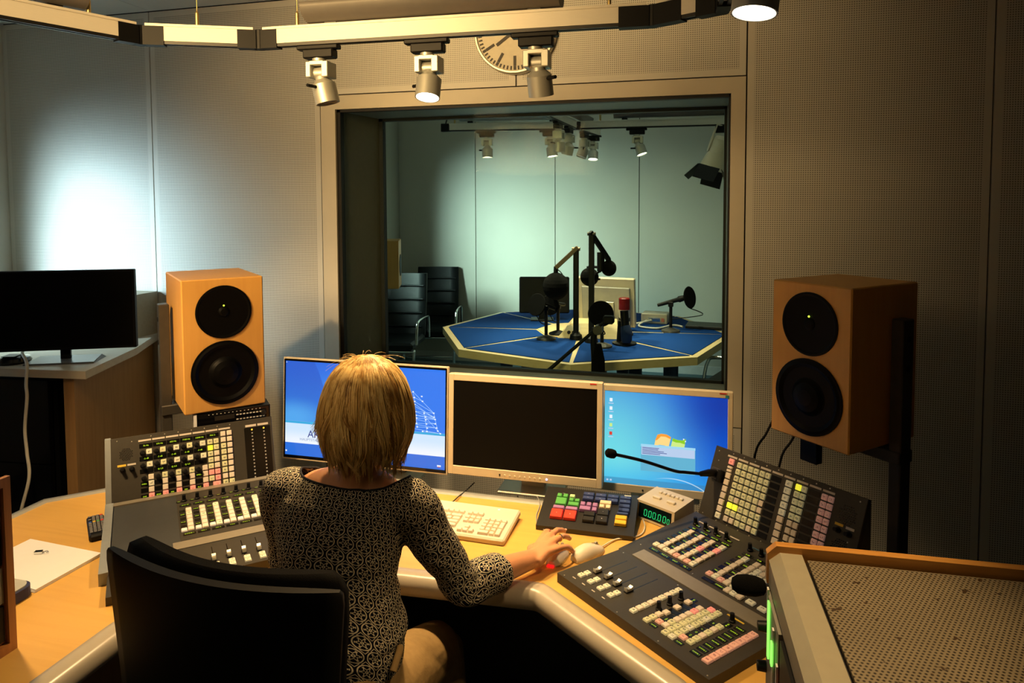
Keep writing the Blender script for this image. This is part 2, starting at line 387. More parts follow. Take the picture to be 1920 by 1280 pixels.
tr = nt.nodes.new('ShaderNodeBsdfTransparent'); tr.inputs[0].default_value = (.90, .95, .93, 1); gl = nt.nodes.new('ShaderNodeBsdfGlossy'); gl.inputs['Roughness'].default_value = .0
fr = nt.nodes.new('ShaderNodeFresnel'); fr.inputs[0].default_value = 1.45; mx = nt.nodes.new('ShaderNodeMixShader')
nz = nt.nodes.new('ShaderNodeTexNoise'); nz.inputs['Scale'].default_value = 3; f2 = math_node(nt, 'MULTIPLY', fr.outputs[0], math_node(nt, 'MULTIPLY_ADD', nz.outputs[0], .01, .015))
nt.links.new(f2, mx.inputs[0]); nt.links.new(tr.outputs[0], mx.inputs[1]); nt.links.new(gl.outputs[0], mx.inputs[2]); nt.links.new(mx.outputs[0], nt.nodes['Material Output'].inputs[0])
MATS['window_glass'] = G
B().box(OX0+.01, OX1-.008, YF+.027, YF+.033, OZ0+.005, OZ1-.005).build('pane', 'window_glass', win)
B().box(RX0+.01, OX1-.008, YG+.007, YG+.013, OZ0+.01, OZ1-.01).build('pane', 'window_glass', win)

# ------------------------------------------------------------------ the studio shell behind the window
SX0, SX1, SYB = -3.27, 1.6, 7.3
struct(B().box(SX0-.2, SX1+.2, YF+.11, SYB+.2, -.1, 0).build('floor_studio', 'studio_carpet'), 'blue-grey carpet of the studio behind the glass')
struct(B().box(SX0-.2, SX1+.2, YF+.11, SYB+.2, CZ, CZ+.1).build('ceiling_studio', 'ceiling_white'), 'pale ceiling of the studio behind the glass')
wb = struct(B().box(SX0, SX1, SYB+.012, SYB+.1, 0, CZ).build('wall_studio_back', 'joint_black'), 'pale green panelled rear wall of the studio behind the glass')
sx = [SX0, -2.357, -1.463, -.576, .283, 1.14, SX1]
for a, c in zip(sx[:-1], sx[1:]): B().box(a+.004, c-.004, SYB, SYB+.012, .09, CZ).build('wall_panel', 'studio_wall', wb)
struct(B().box(SX0, SX1, SYB-.012, SYB, 0, .09).build('baseboard_studio', 'white_plastic'))
QY0, QY1, QZ0, QZ1 = 4.35, 6.1, 1.15, 2.2
ws = B()
for y0, y1, z0, z1 in ((YF+.1, QY0, 0, CZ), (QY1, SYB+.1, 0, CZ), (QY0, QY1, 0, QZ0), (QY0, QY1, QZ1, CZ)): ws.box(SX0-.22, SX0, y0, y1, z0, z1)
struct(ws.build('wall_studio_left', 'studio_wall'), 'grey-green side wall of the studio at the window edge')
struct(B().box(SX1, SX1+.2, YF+.1, SYB+.1, 0, CZ).build('wall_studio_right', 'studio_wall'))
# studio side of the dividing wall around the window
wd = B()
wd.box(SX0, RX0-.05, YG-.08, YG, 0, CZ); wd.box(OX1+.03, SX1, YG-.08, YG, 0, CZ); wd.box(RX0-.05, OX1+.03, YG-.08, YG, OZ1+.03, CZ); wd.box(RX0-.05, OX1+.03, YG-.08, YG, 0, OZ0-.03)
struct(wd.build('wall_studio_front', 'studio_wall'))

# added fill: warm area panel out of view, put in to wash the wall
ld = (Vector(FILLT)-Vector((FILLX, FILLY, FILLZ))); lq = ld.to_track_quat('-Z', 'Y').to_euler()
fill = thing('added_fill_panel', 'square warm fill light panel added out of view, on two rods', 'added fill light', (FILLX, FILLY, FILLZ), rot=lq)
B().cbox(-.56, .56, -.42, .42, .01, .06, .004).build('housing', 'alu_matt', fill); B().box(-.54, .54, -.40, .40, .004, .012).build('diffuser', mat('fill_diffuser', (.8, .7, .5), .5, emit=(1, .72, .40), estr=.6), fill)  # housing, diffuser and rods only dress the added fill
for x_ in (-.4, .4): B().tube([(x_, .40, .03), (x_, .40+CZ-FILLZ-.40, .03)], .006, 8).build('hanging_rod', 'alu_matt', fill)
area('added_fill_glow', (FILLX, FILLY, FILLZ), FILLT, 1.06, .78, FILLP, (1, .64, .26), FILLS)

# ------------------------------------------------------------------ lighting rail, spotlights, uplighters, clock
ZR0, ZR1 = 2.308, 2.372
def rail_segment(p, q, parent, gap=.0, name='rail_segment', z0=ZR0, z1=ZR1, m=('alu_face', 'plastic_dark')):
    p = Vector((*p, 0)); q = Vector((*q, 0)); d = (q-p); L = d.length; a = math.atan2(d.y, d.x)
    b = B(); b.box(gap, L-gap, -.017, .017, z0+.010, z1-.008, 0); b.box(gap, L-gap, -.020, .020, z1-.008, z1, 0)
    b.box(gap, L-gap, -.015, -.006, z0, z0+.010, 1); b.box(gap, L-gap, .006, .015, z0, z0+.010, 1)
    return b.build(name, list(m), parent, (p.x, p.y, 0), (0, 0, a))
def connector(c, a0, a1, parent, L=.085, z0=ZR0-.004, z1=ZR1-.008):
    """black knuckle joining two rail segments whose headings are a0 and a1"""
    b = B()
    for a, s in ((a0, -1), (a1, 1)):
        b.M = Matrix.Translation((*c, 0)) @ Matrix.Rotation(a, 4, 'Z')
        x0, x1 = sorted((s*.012, s*L)); b.box(x0, x1, -.0185, .0185, z0, z1)
    b.M = Matrix.Translation((*c, 0)); b.lathe([(0, z0), (.019, z0), (.019, z1+.002), (0, z1+.002)], 12)
    return b.build('rail_connector', 'plastic_black', parent)
RING = [(-2.02, 1.18), (-1.745, 1.89), (-1.412, 2.052), (-.128, 2.10), (.062, 2.0), (.10, 1.32), (.10, .7)]
rail = thing('lighting_rail', 'angular suspended aluminium lighting rail with black knuckle joints above the desk', 'lighting rail')
hd = [math.atan2(q[1]-p[1], q[0]-p[0]) for p, q in zip(RING[:-1], RING[1:])]
for i, (p, q) in enumerate(zip(RING[:-1], RING[1:])): rail_segment(p, q, rail, .02)
for i in range(1, len(RING)-1):
    L0 = {1: .075, 2: .07, 3: .10, 4: .07}.get(i, .08); connector(RING[i], hd[i-1], hd[i], rail, L0)
for x, y in ((-1.80, 1.748), (-1.588, 1.966), (-1.275, 2.057), (-.256, 2.095), (.085, 1.66)):
    b = B(); b.lathe([(0, ZR1), (.006, ZR1), (.006, ZR1+.042), (.0015, ZR1+.05), (.0012, CZ-.012)], 8)
    b.build('suspension_wire', 'brass', rail, (x, y, 0))

def spotlight(loc, head, aim, lit, label, parent_rot=0., scale=1., group='spotlights on the desk rail', power=0, cone=60, col=(1, .65, .30), lever=1, blend=.7, lens=None):
    """loc = point under the rail; head tilts along aim"""
    t = thing('spotlight', label, 'spotlight', loc, parent_rot, group); t.scale = (scale,)*3
    b = B(); b.cbox(-.085, .06, -.016, .016, -.016, -.001, .003); b.cbox(-.062, .045, -.02, .02, -.045, -.015, .004); b.build('adapter', 'plastic_black', t)
    B().lathe([(0, -.045), (.022, -.045), (.022, -.056), (0, -.056)], 16).build('swivel', 'alu_matt', t, (-.012, 0, 0))
    b = B(); b.cbox(-.044, -.026, -.034, .03, -.108, -.058, .002); b.cbox(.012, .034, -.034, .03, -.108, -.058, .002); b.cbox(-.03, .02, -.034, .03, -.070, -.056, .002); b.cbox(-.03, .016, .016, .03, -.108, -.058, .002)
    b.build('yoke', 'alu_matt', t)
    B().lathe([(0, -.020), (.020, -.020), (.020, .020), (0, .020)], 16, M=Matrix.Translation((-.007, 0, -.092)) @ Matrix.Rotation(PI/2, 4, 'Y')).build('hinge_drum', 'alu_matt', t)
    d = Vector(aim).normalized(); q = align_z((-.002, -.004, -.104), d)
    b = B(); b.M = q; b.lathe([(0, -.004), (.020, .0), (.022, .01), (.039, .026), (.039, .088), (.036, .088), (.034, .080), (0, .080)], 28)
    hdm = b.build('lamp_head', 'alu_matt', t)
    b = B(); b.M = q; b.lathe([(0, .0805), (.0335, .0805), (.0335, .082), (0, .082)], 24); b.build('lens', lens or ('lens_lit' if lit else 'lens_off'), hdm)
    b = B(); b.M = q @ Matrix.Rotation(PI*(1 if lever > 0 else 0)+.5, 4, 'Z'); b.tube([(.036, 0, .035), (.075, 0, .030)], .0055, 8); b.build('lever', 'plastic_black', hdm)
    if power:
        l = bpy.data.lights.new('spot_beam', 'SPOT'); l.energy = power; l.color = col; l.spot_size = math.radians(cone); l.spot_blend = blend; l.shadow_soft_size = .028
        o = bpy.data.objects.new('spot_beam', l); COL.objects.link(o); o.parent = t
        o.matrix_local = align_z(q @ Vector((0, 0, .095)), -d)
    return t
spotlight((-1.187, 2.06, ZR0), None, (.22, .05, -1), 0, 'leftmost rail spotlight, tilted, beside the dark uplighter end', .037, power=SP1, cone=75)
spotlight((-.815, 2.075, ZR0), None, (.0, -.30, -1), 1, 'lit middle rail spotlight with glowing lens left of the wall clock', .037, power=SP2, cone=80)
spotlight((-.468, 2.087, ZR0), None, (.06, .30, -1), 0, 'rail spotlight hanging in front of the wall clock', .037, power=SP3, cone=75)
spotlight((.098, 1.287, ZR0), None, (-.12, .12, -1), 1, 'large lit spotlight cut by the top edge above the dark wall', 1.6, 1.0, power=SP4, cone=75)
spotlight((-1.93, 1.42, ZR0), None, (.15, .12, -1), 1, 'rail spotlight above the paper on the desk wing, outside the picture top', 1.2, power=SP5, cone=85)
spotlight((-2.0, 1.23, ZR0), None, (1.1, .30, -1), 1, 'rail spotlight turned towards the seated person, outside the picture top', 1.2, power=SP6, cone=60)

def trough(p, q, r, label, parent_z, n=12, tube='white_plastic', tz=-.02, shell='trough_grey'):
    """half-pipe uplighter lying along p-q, open at the top"""
    p = Vector((*p, parent_z)); q = Vector((*q, parent_z)); d = q-p; L = d.length
    t = thing('uplighter', label, 'uplighter', p, math.atan2(d.y, d.x), 'uplighters on the desk rail')
    out = [(0, r*math.cos(PI+PI*k/n)*1.0, r*.82*math.sin(PI+PI*k/n)) for k in range(n+1)]
    inn = [(0, y*.96, z*.95) for _, y, z in out]
    b = B()
    prof = out+inn[::-1]
    b.loft([[(x, y, z) for _, y, z in prof] for x in (0, L)], 0, True, False)
    for x in (0., L): b.add([(x, y, z) for _, y, z in out], [list(range(n+1))])
    b.build('reflector', shell, t)
    B().tube([(.03, 0, tz), (L-.03, 0, tz)], .012, 10).build('tube', tube, t)
    for xb in (.06, L-.10): B().box(xb, xb+.04, -.015, .015, -r*.82-.010, -r*.82+.004).build('bracket', 'plastic_dark', t)
    return t
trough((-1.228, 2.055), (-.40, 2.085), .068, 'long grey half-round uplighter lying on the rail in front of the clock', 2.430)
trough((-2.06, 1.24), (-1.815, 1.745), .068, 'dark half-round uplighter cut by the upper corner of the picture', 2.437)

ck = thing('wall_clock', 'large round wall clock with black bar marks, half hidden by spotlights', 'clock', (-.855, YF, 2.612))
fx = Matrix.Rotation(PI/2, 4, 'X')
b = B(); b.M = fx; b.lathe([(.185, .0), (.205, .0), (.205, .035), (.200, .042), (.192, .042), (.189, .034)], 64); b.build('clock_rim', 'alu', ck)
b = B(); b.M = fx; b.lathe([(0, .03), (.190, .03)], 64, smooth=False); b.build('clock_face', mat('clock_white', (.80, .74, .58), .5), ck)
tick = B().box(-.0035, .0035, -.0015, .0015, -.009, .009).mesh('minute_mark', mat('clock_black', (.03, .025, .02), .5)); hmark = B().box(-.0065, .0065, -.0015, .0015, -.024, .024).mesh('hour_mark', 'clock_black')
for k in range(60):
    a = 2*PI*k/60
    o = put('hour_mark' if k % 5 == 0 else 'minute_mark', hmark if k % 5 == 0 else tick, ck); r = .142 if k % 5 == 0 else .176
    o.location = (r*math.sin(a), -.0315, r*math.cos(a)); o.rotation_euler = (0, a, 0)
    if k % 5 == 0:
        o = put('minute_mark', tick, ck); o.location = (.176*math.sin(a), -.0315, .176*math.cos(a)); o.rotation_euler = (0, a, 0); o.scale = (1.7, 1, 1)
B().box(-.007, .007, -.036, -.033, -.03, .11).build('hour_hand', 'clock_black', ck, rot=(0, 4.1, 0)); B().box(-.005, .005, -.039, -.037, -.035, .165).build('minute_hand', 'clock_black', ck, rot=(0, .55, 0))

# ------------------------------------------------------------------ the desk
DZ = .735; AX = -.69                                # desk top height, symmetry axis
def mir(p): return (2*AX-p[0], p[1])
desk = thing('studio_desk', 'horseshoe control desk in yellow birch with rounded beige front edge', 'desk', (AX, 1.9, 0))
def dp(pts): return [(x-AX, y-1.9) for x, y in pts]
A0, A1, A2, A3 = (-2.215, .45), (-2.215, 1.90), (-1.79, 2.315), (-.69, 2.315)
F0, F1, F2, F3 = (-1.42, .45), (-1.42, 1.40), (-.985, 1.80), (-.69, 1.80)
G1 = (-.005, 1.52)                                  # nosing corner of the other wing
R2 = (-.40, 1.835)
B().prism(dp([F0, F1, A1, A0][::-1]), DZ-.036, DZ).build('desktop_board', 'wood_desk', desk)
B().prism(dp([F1, F2, R2, G1, mir(A1), mir(A2), A2, A1]), DZ-.036, DZ-.0004).build('desktop_board', 'wood_desk', desk)
B().prism(dp([mir(F0), mir(A0), mir(A1), G1, (.04, 1.40)]), DZ-.036, DZ).build('desktop_board', 'wood_desk', desk)
def sweep(path, prof, name, m, parent):
    """sweep a (outward, z) profile along a plan polyline (outward = right-hand side)"""
    P = [Vector((x-AX, y-1.9)) for x, y in path]; rings = []
    for i, p in enumerate(P):
        t0 = (P[i]-P[i-1]).normalized() if i else (P[1]-P[0]).normalized(); t1 = (P[i+1]-P[i]).normalized() if i < len(P)-1 else t0
        n0 = Vector((t0.y, -t0.x)); n1 = Vector((t1.y, -t1.x)); n = (n0+n1).normalized(); n = n/max(.4, n.dot(n0))
        rings.append([(p.x+n.x*u, p.y+n.y*u, z) for u, z in prof])
    b = B(); b.loft(rings, 0, True, True); return b.build(name, m, parent)
nose = [(-.001, DZ-.055)]+[(-.001, DZ+.0005), (.012, DZ+.0015)]+[(.022+.030*math.sin(a), DZ-.032+.033*math.cos(a)) for a in [PI*k/10 for k in range(1, 11)]]
def rounded(path, r=.03, n=4):
    out = [path[0]]
    for i in range(1, len(path)-1):
        p, c, q = Vector(path[i-1]), Vector(path[i]), Vector(path[i+1]); d0 = (p-c).normalized(); d1 = (q-c).normalized(); a = c+d0*r; e = c+d1*r
        for k in range(n+1):
            t = k/n; v = a*(1-t)**2+c*2*t*(1-t)+e*t*t; out.append((v.x, v.y))
    return out+[path[-1]]
sweep(rounded([F0, F1, F2, R2, G1, (.04, 1.40), mir(F0)]), nose, 'front_nosing', 'desk_nosing', desk)
edge = [(-.0005, DZ-.04), (-.0005, DZ+.004), (.030, DZ+.004), (.030, DZ-.04)]
sweep([mir(A0), mir(A1), mir(A2), A2, A1, A0], edge, 'back_edging', 'desk_edging', desk)
for x, y, w, d in ((-2.1, .5, .6, .03), (-2.1, 1.5, .6, .03), (.12, .5, .6, .03), (.12, 1.3, .6, .03)): B().box(x-AX, x+w-AX, y-1.9, y+d-1.9, 0, DZ-.036).build('desk_leg', 'wood_cabinet', desk)
B().box(-1.6-AX, .2-AX, 2.22-1.9, 2.24-1.9, .05, DZ-.036).build('modesty_panel', 'plastic_dark', desk)

# ------------------------------------------------------------------ mixing consoles (two of them, built from the same button grid)
P_ = .0207
def bmesh_cap(w, d, h=.006): return B().cbox(-w/2, w/2, -d/2, d/2, 0, h, .0012, 0, .0008)
CAPS = {}
def cap_mesh(w, d, m):
    k = (round(w, 4), round(d, 4), m)
    if k not in CAPS: CAPS[k] = bmesh_cap(w, d).mesh('button', m)
    return CAPS[k]
def knob_mesh():
    if 'knob' not in CAPS: CAPS['knob'] = B().lathe([(0, 0), (.0085, 0), (.0085, .004), (.0062, .006), (.0055, .022), (0, .0225)], 12).mesh('knob', 'plastic_black')
    return CAPS['knob']
def disp_mesh(w, d, m='display_black'):
    k = ('disp', round(w, 4), round(d, 4), m)
    if k not in CAPS: CAPS[k] = B().box(-w/2, w/2, -d/2, d/2, 0, .0012).mesh('display', m)
    return CAPS[k]
class Panel:
    """a plane on a console: puts small parts at (u, v) on it"""
    def __init__(s, parent, M): s.p = parent; s.M = M
    def at(s, u, v, h=0., a=0.): return s.M @ Matrix.Translation((u, v, h)) @ Matrix.Rotation(a, 4, 'Z')
    def btn(s, u, v, m='cap_white', w=.0175, d=.0175): return put('button', cap_mesh(w, d, m), s.p, mtx=s.at(u, v))
    def knob(s, u, v): return put('knob', knob_mesh(), s.p, mtx=s.at(u, v))
    def disp(s, u, v, w=.018, d=.0125, txt=None, a=0., size=.0078):
        o = put('display', disp_mesh(w, d), s.p, mtx=s.at(u, v, 0, a))
        if txt:
            put('lettering', text_mesh(txt, size, 'display_text'), o, mtx=Matrix.Translation((0, 0, .0016)))
        return o
    def label(s, u, v, w=.036, d=.006, m='label_white'): return put('label_strip', disp_mesh(w, d, m), s.p, mtx=s.at(u, v))
    def screw(s, u, v):
        if 'screw' not in CAPS: CAPS['screw'] = B().lathe([(0, 0), (.0022, 0), (.0018, .0012), (0, .0014)], 8).mesh('screw', 'alu')
        return put('screw', CAPS['screw'], s.p, mtx=s.at(u, v))
    def grille(s, u, v, r, rows=9):
        b = B(); st = 2*r/rows
        for i in range(-rows//2, rows//2+1):
            for j in range(-rows//2, rows//2+1):
                x, y = (i+(.5 if j % 2 else 0))*st, j*st
                if x*x+y*y < r*r: b.add([(x+st*.32*math.cos(2*PI*k/6), y+st*.32*math.sin(2*PI*k/6), .0006) for k in range(6)], [list(range(6))])
        return tag(put('speaker_grille', b.mesh('speaker_grille', 'display_black'), s.p, mtx=s.M @ Matrix.Translation((u, v, 0))), kind='stuff')
    def fader(s, u, v0, v1, pos):
        B().box(-.0011, .0011, v0, v1, 0, .0005).build('fader_slot', 'display_black', s.p).matrix_local = s.at(u, 0)
        if 'fcap' not in CAPS:
            CAPS['fcap'] = B().loft([[(x, y, z) for y, z in ((-.011, 0), (-.011, .010), (-.004, .006), (.004, .006), (.011, .010), (.011, 0))] for x in (-.0055, .0055)], 0, False).mesh('fader_cap', 'alu')
            CAPS['fbase'] = B().cbox(-.0065, .0065, -.013, .013, .0, .004, .001).mesh('fader_base', 'plastic_black')
        o = put('fader_cap', CAPS['fcap'], s.p, mtx=s.at(u, pos, .004)); put('fader_base', CAPS['fbase'], o, mtx=Matrix.Translation((0, 0, -.004)))
def slab(parent, name, x0, x1, y0, y1, z0a, z0b, za, zb, m, chamf=.0):
    """wedge: top height za at y0, zb at y1"""
    return B().add([(x0, y0, z0a), (x1, y0, z0a), (x1, y1, z0b), (x0, y1, z0b), (x0, y0, za), (x1, y0, za), (x1, y1, zb), (x0, y1, zb)],
                   [(0, 3, 2, 1), (4, 5, 6, 7), (0, 1, 5, 4), (1, 2, 6, 5), (2, 3, 7, 6), (3, 0, 4, 7)]).build(name, m, parent)
SL = math.atan2(.212, .09)                          # lean of the meter bridges
def bridge(con, s0, s1, t0=-.004, t1=.229):
    M = Matrix.Translation((0, .56, .033)) @ Matrix.Rotation(SL, 4, 'X')
    b = B(); b.M = M; b.cbox(s0, s1, t0, t1, -.018, 0., .0015); b.build('meter_bridge', 'console_plate', con)
    # housing behind the bridge
    c, s_ = math.cos(SL), math.sin(SL); y1 = .56+t1*c; z1 = .033+t1*s_
    B().add([(s0+.004, .565, .006), (s1-.004, .565, .006), (s1-.004, y1+.012, z1-.008), (s0+.004, y1+.012, z1-.008), (s0+.004, y1+.022, .006), (s1-.004, y1+.022, .006), (s1-.004, y1+.022, z1-.02), (s0+.004, y1+.022, z1-.02)],
            [(0, 1, 2, 3), (3, 2, 6, 7), (7, 6, 5, 4), (0, 3, 7, 4), (1, 5, 6, 2), (0, 4, 5, 1)]).build('bridge_housing', 'console_top', con)
    return Panel(con, M)

# --- console on the dark side (right of the timer)
rc = thing('mixing_console', 'mixing console with gooseneck microphone, beside the green-lit timer', 'mixing console', (-.363, 1.894, DZ), math.radians(-40.5), 'mixing consoles on the desk')
slab(rc, 'fader_plate', .028, .556, -.036, .203, 0, 0, .027, .024, 'console_plate')
slab(rc, 'plate_base', .034, .55, -.03, .20, 0, 0, .012, .012, 'console_top')
slab(rc, 'wrist_strip', .074, .54, .207, .258, .0, .0, .026, .027, 'console_strip')
slab(rc, 'router_plate', .022, .54, .203, .545, 0, 0, .0235, .046, 'console_plate')
fp = Panel(rc, Matrix.Translation((0, 0, .0262)) @ Matrix.Rotation(-.0125, 4, 'X'))
for i in range(4):
    x = .079+.0395*i; fp.btn(x, .009, 'cap_cream', .0185); fp.btn(x+.001, .030, 'cap_cream', .0185); fp.fader(x+.011, .066, .172, .058+.004*(i % 2)); fp.label(x-.004, -.014, .012, .003)
for k in range(9): fp.btn(.281, .009+P_*k, 'cap_cream' if k in (0, 2, 5, 7, 8) else 'cap_white')
for y in (.067, .107, .149): fp.knob(.312, y)
for y in (.009, .030, .051): fp.btn(.328, y, 'cap_olive' if y < .05 else 'cap_white')
for y in (.072, .112, .153): fp.btn(.333, y, 'cap_white')
for y in (.090, .130, .171): fp.disp(.334, y, .018, .017, '-28 dB' if y > .16 else '', -PI/2, .006)
fp.btn(.350, .029, 'cap_pink'); fp.disp(.352, .007, .02, .013, 'SUMME', -PI/2*0, .005)
for k in range(7): fp.btn(.369, .031+P_*k, 'cap_salmon' if k == 5 else ('cap_olive' if k == 1 else 'cap_white'))
for k in range(6): fp.disp(.351, .051+P_*k, .017, .016, 'MIC' if k == 0 else None, -PI/2, .006)
for k in range(9): fp.btn(.389, .009+P_*k, 'cap_salmon' if k == 8 else 'cap_olive')
for k in range(9): fp.btn(.409, .010+P_*k, 'cap_olive' if k % 3 else 'cap_cream')
fp.btn(.426, .030, 'cap_pink'); fp.disp(.432, .008, .022, .014, 'SUMME', 0, .005)
for k in range(6): fp.btn(.447, .031+P_*k, 'cap_white' if k in (2, 4) else 'cap_olive')
for k in range(5): fp.disp(.428, .052+P_*k, .016, .017, ('CH', 'TB', '-5', '', 'B4')[k] or None, -PI/2, .006)
fp.knob(.449, .180); fp.label(.447, .196, .05, .005, 'label_yellow'); fp.disp(.452, .158, .02, .02, '-28 dB', -PI/2, .006)
for k in range(8): fp.disp(.480, .011+.0225*k, .026, .017, ('SUMME 1', 'SUMME 2', 'SUMME 3', 'BRUMME', 'SUMME 4', 'SUMME 5', 'SUMME 6', 'SUMME 7')[k], 0, .0052)
for k in range(8): fp.btn(.513, .011+.0233*k, 'cap_pink', .020, .0215)
for x in (.05, .26, .40, .545):
    for y in (-.028, .195): fp.screw(x, y)
rp = Panel(rc, Matrix.Translation((0, .2, .0237)) @ Matrix.Rotation(math.atan2(.0225, .342), 4, 'X') @ Matrix.Translation((0, -.2, 0)))
def channel(pn, x, y0, st, n, side, names, pink=(), disp_rows=True):
    """one router channel: a column of keys, black read-outs beside it, a name below"""
    for k in range(n): pn.btn(x, y0+st*k, 'cap_salmon' if k in pink else ('cap_cream' if (k*7+int(x*1000)) % 5 == 0 else 'cap_white'), .0185, st*.86)
    pn.btn(x-.0195, y0-.002, side, .0175, .019)
    for k in range(1, n):
        t = names[(k+int(x*200)) % len(names)] if disp_rows and (k+int(x*500)) % 2 else None
        pn.disp(x-.0195, y0+st*k, .0165, st*.62, t, 0, .0068)
NM = ['TAL', 'EQ', 'SRC', 'IN', 'OUT', 'PRE', '48V', 'CUE']
for j_ in range(4):
    x = .102+.0395*j_
    channel(rp, x, .302, .0255, 6, 'cap_cream' if j_ < 2 else 'cap_pink', NM, (3,) if j_ == 2 else ((4,) if j_ == 3 else ()))
    rp.disp(x-.004, .275, .036, .013, ('PULT 1', 'PULT 2', 'GAST', 'TEL 1')[j_], 0, .0075); rp.disp(x-.010, .455, .036, .012, ('48V', 'OUT IN', 'OUT IN', 'OUT IN')[j_], 0, .0075); rp.disp(x-.012, .476, .018, .010, 'OUT', 0, .006); rp.knob(x-.026, .482); rp.label(x-.012, .502, .034, .005)
for j_ in range(2):
    x = .300+.0385*j_
    channel(rp, x, .302, .0255, 6, 'cap_pink', NM); rp.disp(x-.004, .275, .036, .013, (None, 'STEREO 1')[j_], 0, .0065); rp.disp(x-.01, .455, .034, .012, '0 dB', 0, .007); rp.knob(x-.022, .482)
for dx in (0, .0195, .039):
    for k in range(7): rp.btn(.360+dx, .276+.0255*k, 'cap_cream' if (k+int(dx*100)) % 3 else 'cap_white', .0175, .021)
rp.btn(.431, .277, 'cap_cream', .024, .018); rp.btn(.467, .276, 'cap_cream', .024, .018); rp.btn(.503, .276, 'cap_cream', .024, .018)
for x in (.05, .25, .40, .52): rp.screw(x, .266)
tag(rp.label(.300, .500, .06, .004, mat('label_blue', (.05, .14, .22), .6)))
br = bridge(rc, .018, .532)
br.btn(.092, .195, 'cap_salmon', .02, .019); br.btn(.092, .176, 'cap_white', .02, .0085); br.btn(.092, .1655, 'cap_white', .02, .0085)
for k in range(7): br.btn(.093, .150-.0213*k, 'cap_cream' if k == 6 else 'cap_white', .02, .0185)
yel = {(0, 6), (1, 6)}
for ci, s in enumerate((.124, .1445, .1655, .186, .2075, .228)):
    for k in range(9):
        if (ci, k) in yel: m_ = 'cap_yellow'
        elif k == 8 and ci in (0, 1, 4): m_ = 'cap_white'
        elif (ci, k) in ((1, 5), (5, 5), (5, 4)): m_ = 'cap_white'
        else: m_ = 'cap_olive'
        br.btn(s, .193-.0213*k, m_)
for k in range(9):
    br.disp(.256, .193-.0213*k, .032, .016); br.btn(.300, .193-.0213*k, 'cap_cream' if k < 5 else 'cap_white', .022, .0185); br.disp(.381, .193-.0213*k, .034, .016)
    for ci, s in enumerate((.331, .3505)): br.btn(s, .193-.0213*k, 'cap_yellow' if (ci, k) == (0, 0) else ('cap_olive' if k < 5 or k == 8 else 'cap_white'))
    for s in (.4135, .4335): br.btn(s, .193-.0213*k, 'cap_pink')
for k in range(9): br.label(.090+.0415*k, .2105); br.screw(.09+.0415*k, .221); br.screw(.09+.0415*k, .005)
br.grille(.486, .168, .027); br.grille(.486, .075, .027)
br.label(.470, .137, .024, .007, 'label_yellow'); br.label(.502, .136, .024, .007); br.knob(.471, .122); br.knob(.502, .121)
for u, v in ((.035, .215), (.512, .215), (.035, .010), (.512, .010), (.503, .10), (.042, .185)): br.screw(u, v)
# gooseneck socket is part of the console; the microphone plugs into it
b = B(); b.M = br.M; b.cbox(.032, .066, .125, .160, 0, .012, .002); b.build('microphone_socket', 'steel_dark', rc)
b = B(); b.M = br.M; b.box(.064, .076, .120, .158, 0, .02); b.build('socket_latch', 'plastic_black', rc)
RCM = Matrix.Translation((-.363, 1.894, DZ)) @ Matrix.Rotation(math.radians(-40.5), 4, 'Z')
sk = RCM @ br.M @ Vector((.049, .143, .012))
gn = thing('gooseneck_microphone', 'thin black gooseneck microphone reaching across the blue desktop screen', 'microphone', sk, 0, None)
pth = bez([(-.020, -.027, .008), (-.040, -.054, .014), (-.066, -.070, .020), (-.095, -.085, .026), (-.128, -.112, .038), (-.222, -.178, .086), (-.300, -.232, .118)], 6)
B().tube([(0, 0, 0), (-.018, -.024, .008), (-.045, -.058, .015)], [.012, .012, .008], 12).build('plug', 'plastic_black', gn); B().tube(pth, .0050, 8).build('gooseneck', 'plastic_black', gn)
tip = Vector((-.300, -.232, .118)); dt = (tip-Vector((-.222, -.178, .086))).normalized(); B().tube([tip-dt*.004, tip+dt*.003, tip+dt*.014, tip+dt*.026, tip+dt*.032], [.006, .013, .0145, .0135, .008], 14).build('capsule', 'foam_black', gn)

# --- console on the daylight side
lc = thing('mixing_console', 'mixing console with twin level meters, below the loudspeaker next to the television', 'mixing console', (-1.506, 1.449, DZ), math.radians(43), 'mixing consoles on the desk')
slab(lc, 'fader_plate', .0, .545, -.02, .164, 0, 0, .024, .024, 'console_plate')
slab(lc, 'wrist_strip', .168, .54, .166, .207, .0, .0, .027, .030, 'console_strip')
slab(lc, 'router_plate', .004, .545, .164, .545, 0, 0, .024, .046, 'console_blank')
slab(lc, 'router_plate', .19, .54, .212, .535, .01, .02, .0285, .0472, 'console_plate')
slab(lc, 'side_cheek', -.022, .002, .10, .56, 0, 0, .035, .052, 'cheek_daylit')
B().add([(-.022, .555, 0), (-.022, .655, .24), (-.022, .675, .24), (-.022, .675, 0), (-.004, .555, 0), (-.004, .655, .24), (-.004, .675, .24), (-.004, .675, 0)], [(0, 1, 2, 3), (4, 7, 6, 5), (0, 4, 5, 1), (1, 5, 6, 2), (2, 6, 7, 3), (3, 7, 4, 0)]).build('side_cheek', 'cheek_daylit', lc)
B().box(-.004, .53, .535, .562, .0, .050).build('hinge_bar', 'console_strip', lc)
lf = Panel(lc, Matrix.Translation((0, 0, .024)))
for i in range(7):
    x = .270+.0415*i; lf.fader(x, .04, .14, .055+.003*(i % 3)); lf.btn(x+.004, .022, 'cap_cream', .0185); lf.btn(x+.004, .002, 'cap_cream', .0185)
lr = Panel(lc, Matrix.Translation((0, .2, .0282)) @ Matrix.Rotation(math.atan2(.0187, .323), 4, 'X') @ Matrix.Translation((0, -.2, 0)))
LN = ['AUTO', 'TALK', 'EQ', 'PAN', 'AUX', 'CUE', 'GRP']
